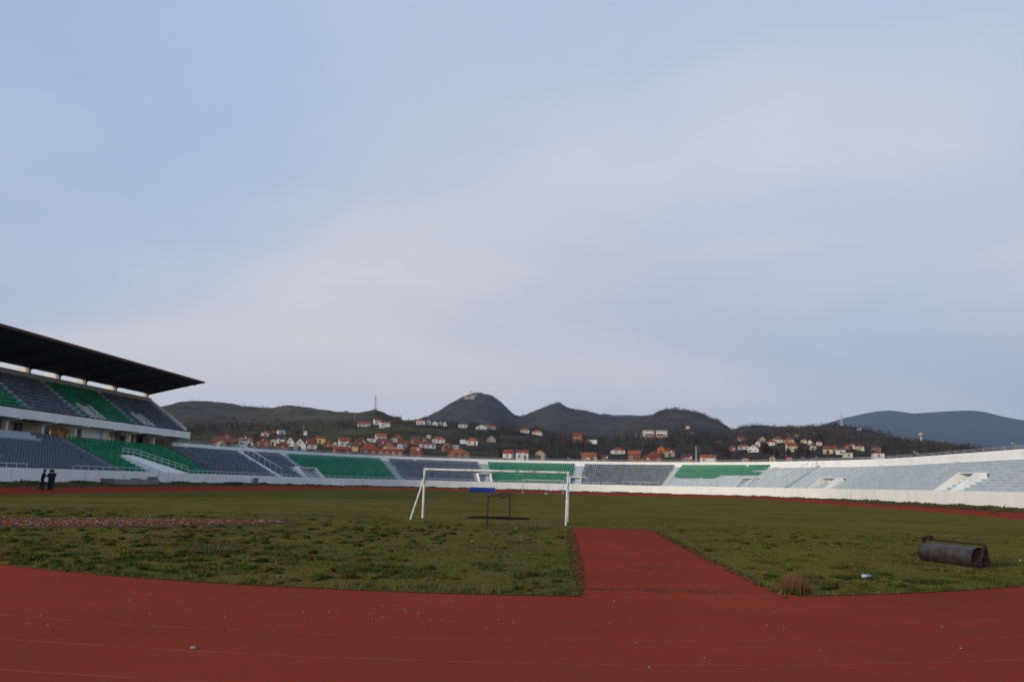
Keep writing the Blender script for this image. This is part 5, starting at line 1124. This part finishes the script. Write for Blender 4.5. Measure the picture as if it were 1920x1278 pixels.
def tree_px(kind, px, ytop, ybase, wpx, label, d=None, **k_):
    p = px_base(px, ybase, d) if d is not None else on_slope(px, ybase)
    if p is None: return
    x, y, z, dd = p; s = dd / F_PX; tree(kind, x, y, z, (ybase - ytop) * s * 1.02, wpx * s, label, **k_)
tree_px('bare', 649, 769.5, 776, 8, 'lone tree on the skyline left of the radio mast', 1310)
for px, yt, yb_, w, lab in ((644, 794, 806, 13, 'dark bare tree in the field above the white red-roofed house'), (437, 781, 791, 9, 'dark tree by the hedge on the left hill'), (412, 781, 790, 11, 'leftmost dark tree by the hedge on the left hill'), (475, 784, 792, 10, 'dark tree by the hedge, right of the others on the left hill'), (520, 786, 794, 9, 'dark tree at the right end of the left hill hedge'), (556, 808, 820, 9, 'dark bare tree above the big white gabled house'), (762, 792, 800, 9, 'bare tree left of the ridge houses')): tree_px('bare', px, yt, yb_, w, lab)
for px, yt, yb_, w, lab in ((660, 821, 838, 7, 'dark conifer right of the white red-roofed house'), (938, 836, 856, 9, 'dark conifer alone right of the hip-roofed houses')): tree_px('conifer', px, yt, yb_, w, lab)
for q, (px, yt, yb_, w) in enumerate(((1441, 794.5, 800, 4), (1478, 796, 802, 4), (1497, 797.5, 804, 5), (1503, 796.5, 804, 6), (1509, 797, 805, 6), (1516, 795.5, 805, 7), (1521, 796, 805, 7), (1527, 797, 805, 6), (1533, 798.5, 805, 5))): tree_px('conifer', px, yt, yb_ + 1, w, '%s dark conifer from the left on the right-hand ridge' % ORD[q + 1], 1270, group='conifers on the ridge')
tree_px('conifer', 1567, 790, 801, 13, 'broad dark conifer left of the hilltop mast', 1195, n=700); tree_px('conifer', 1586, 795.5, 801.5, 8, 'small dark conifer right of the hilltop mast', 1195)
for q, (px, yt, yb_, w) in enumerate(((1364, 845, 868, 9), (1432, 836, 866, 7), (1438, 834, 866, 7), (1446, 842, 866, 5), (1457, 846, 866, 6), (1479, 844, 866, 6), (1497, 843, 865, 6), (1503, 840, 865, 6), (1516, 844, 865, 6))): tree_px('poplar', px, yt, yb_, w, '%s bare poplar from the left above the right-hand parapet' % ORD[q + 1], 330 + 7 * q, group='poplars behind the parapet')
for q, (px, X, Hh, Wd) in enumerate(((268, -74, 9, 6), (302, -77, 10, 7), (322, -80, 9.5, 7), (90, -80, 12, 8), (117, -84, 12, 8))):
    x, y, _ = at_X(px, 830, X); tree('bare', x, y, -.3, Hh, Wd, ['bare tree behind the main stand, left of the open bay', 'bare tree seen through the open bay of the main stand', 'bare tree by the end pier of the main stand', 'dark bare tree behind the second bay of the stand', 'dark bare tree behind the cream pier of the stand'][q], n=900, tw=.07, group='trees behind the main stand')
x, y, _ = at_X(116, 815, -68.5); tree('bush', x, y, 0, 7.2, 4, 'russet leafy shrub beside the cream pier under the stand', 'shrub', n=700, tw=.22, group='trees behind the main stand')

# ------------------------------------------------------------------ woodland and scrub that reads as a mass
def woodland(name, d0, d1, count, hmin, hmax, ntw, wid, seed, label, force=0.0):
    r = np.random.default_rng(seed); VV = []; CC = []; N = 0; a_right = azel(1560, 830)[0]; a0, a1 = azel(-60, 800)[0], azel(1990, 800)[0]; tries = 0
    while N < count and tries < count * 12:
        tries += 1; d = math.sqrt(r.uniform(d0 * d0, d1 * d1)); a = r.uniform(a0, a1); x, y = CAM_X + math.sin(a) * d, math.cos(a) * d
        w = max(force, cover(a, d, x, y)); cl = mnoise.fractal(Vector((x / 55, y / 55, 6.0)), .9, 2.0, 3)
        if r.random() > (w * 1.25 - .28 + cl * .7): continue
        if any((x - hx) ** 2 + (y - hy) ** 2 < hr * hr for hx, hy, hr in house_xy): continue
        if d < 430 and (r.random() < .5 or a > a_right): continue
        if a > a_right and d < 1000 and r.random() < .5: continue
        # keep the view to the houses free: nothing tall just in front of one
        if not force and d < 1000 and any(0 < hd_ - d < 60 and abs(ha - a) * d < hw_ for ha, hd_, hw_ in house_ad): continue
        h = r.uniform(hmin, hmax) * (.6 if w < .5 else 1) * (.6 if d < 500 else 1); cr = h * r.uniform(.28, .45); z = terrain_z(x, y) - .3
        az_ = r.uniform(0, 6.28, ntw); ph = np.arccos(r.uniform(-.95, 1, ntw)); k_ = r.random(ntw) ** .45
        px = cr * np.sin(ph) * np.cos(az_) * k_; py = cr * np.sin(ph) * np.sin(az_) * k_; pz = h * .46 + h * .46 * np.cos(ph) * k_
        A = np.stack([x + px, y + py, z + pz], -1); D = np.stack([px * .8, py * .8, np.full(ntw, h * .22)], -1) + r.normal(0, h * .07, (ntw, 3)); B = A + D
        U = np.cross(D, r.normal(size=(ntw, 3))); U /= np.linalg.norm(U, axis=1)[:, None] + 1e-9; ww = wid * r.uniform(.6, 1.4, ntw)[:, None] * h
        T = np.stack([A - U * ww, A + U * ww, B], 1).reshape(-1, 3)
        tk = np.array([(x - .12, y, z - 1), (x + .12, y, z - 1), (x, y, z + h * .9)]); VV.append(T); VV.append(tk)
        q = r.random(); c = np.array((.046, .036, .031)) if q < .55 else (np.array((.062, .046, .038)) if q < .8 else (np.array((.032, .032, .022)) if q < .93 else np.array((.085, .062, .05)))); c = c * r.uniform(.5, 1.5)
        CC.append(np.repeat(c[None], len(T), 0)); CC.append(np.repeat(np.array([[.09, .08, .07]]), 3, 0)); N += 1
    V = np.concatenate(VV); me = np_mesh(name, V, np.arange(len(V)).reshape(-1, 3), M['twig'], colors=np.concatenate(CC)); return tag(link(bpy.data.objects.new(name, me)), label, 'woodland', kind='stuff')
house_ad = [(math.atan2(hx - CAM_X, hy), math.hypot(hx - CAM_X, hy), hr) for hx, hy, hr in house_xy]
woodland('woodland', 300, 1000, 7000, 2.2, 8.5, 30, .032, 21, 'bare brown trees and hedges between the houses and on near slopes')
woodland('shrubs', 300, 800, 2600, 1.0, 3.2, 22, .05, 27, 'low garden shrubs and hedges among the houses', .62)
woodland('woodland', 1000, 1750, 9000, 2.2, 6.5, 16, .06, 22, 'bare grey-brown wood covering the middle hills')
woodland('woodland', 1750, 2650, 12000, 2.0, 5.5, 11, .09, 23, 'dark scrub covering the fortress hill and far slopes')

# ------------------------------------------------------------------ haze: one even body of air round the whole place
hz = MB(); hz.box((0, 0, 440), (19000, 19000, 900)); hm = bpy.data.materials.new('haze_air'); hm.use_nodes = True; t = hm.node_tree; t.nodes.clear()
pv = t.nodes.new('ShaderNodeVolumePrincipled'); mo = t.nodes.new('ShaderNodeOutputMaterial'); pv.inputs['Color'].default_value = (.58, .76, 1.0, 1); pv.inputs['Density'].default_value = 7e-5; pv.inputs['Anisotropy'].default_value = 0.2
t.links.new(pv.outputs[0], mo.inputs['Volume']); tag(hz.build('haze', hm, None), 'thin blue haze over the valley', 'haze', kind='stuff')
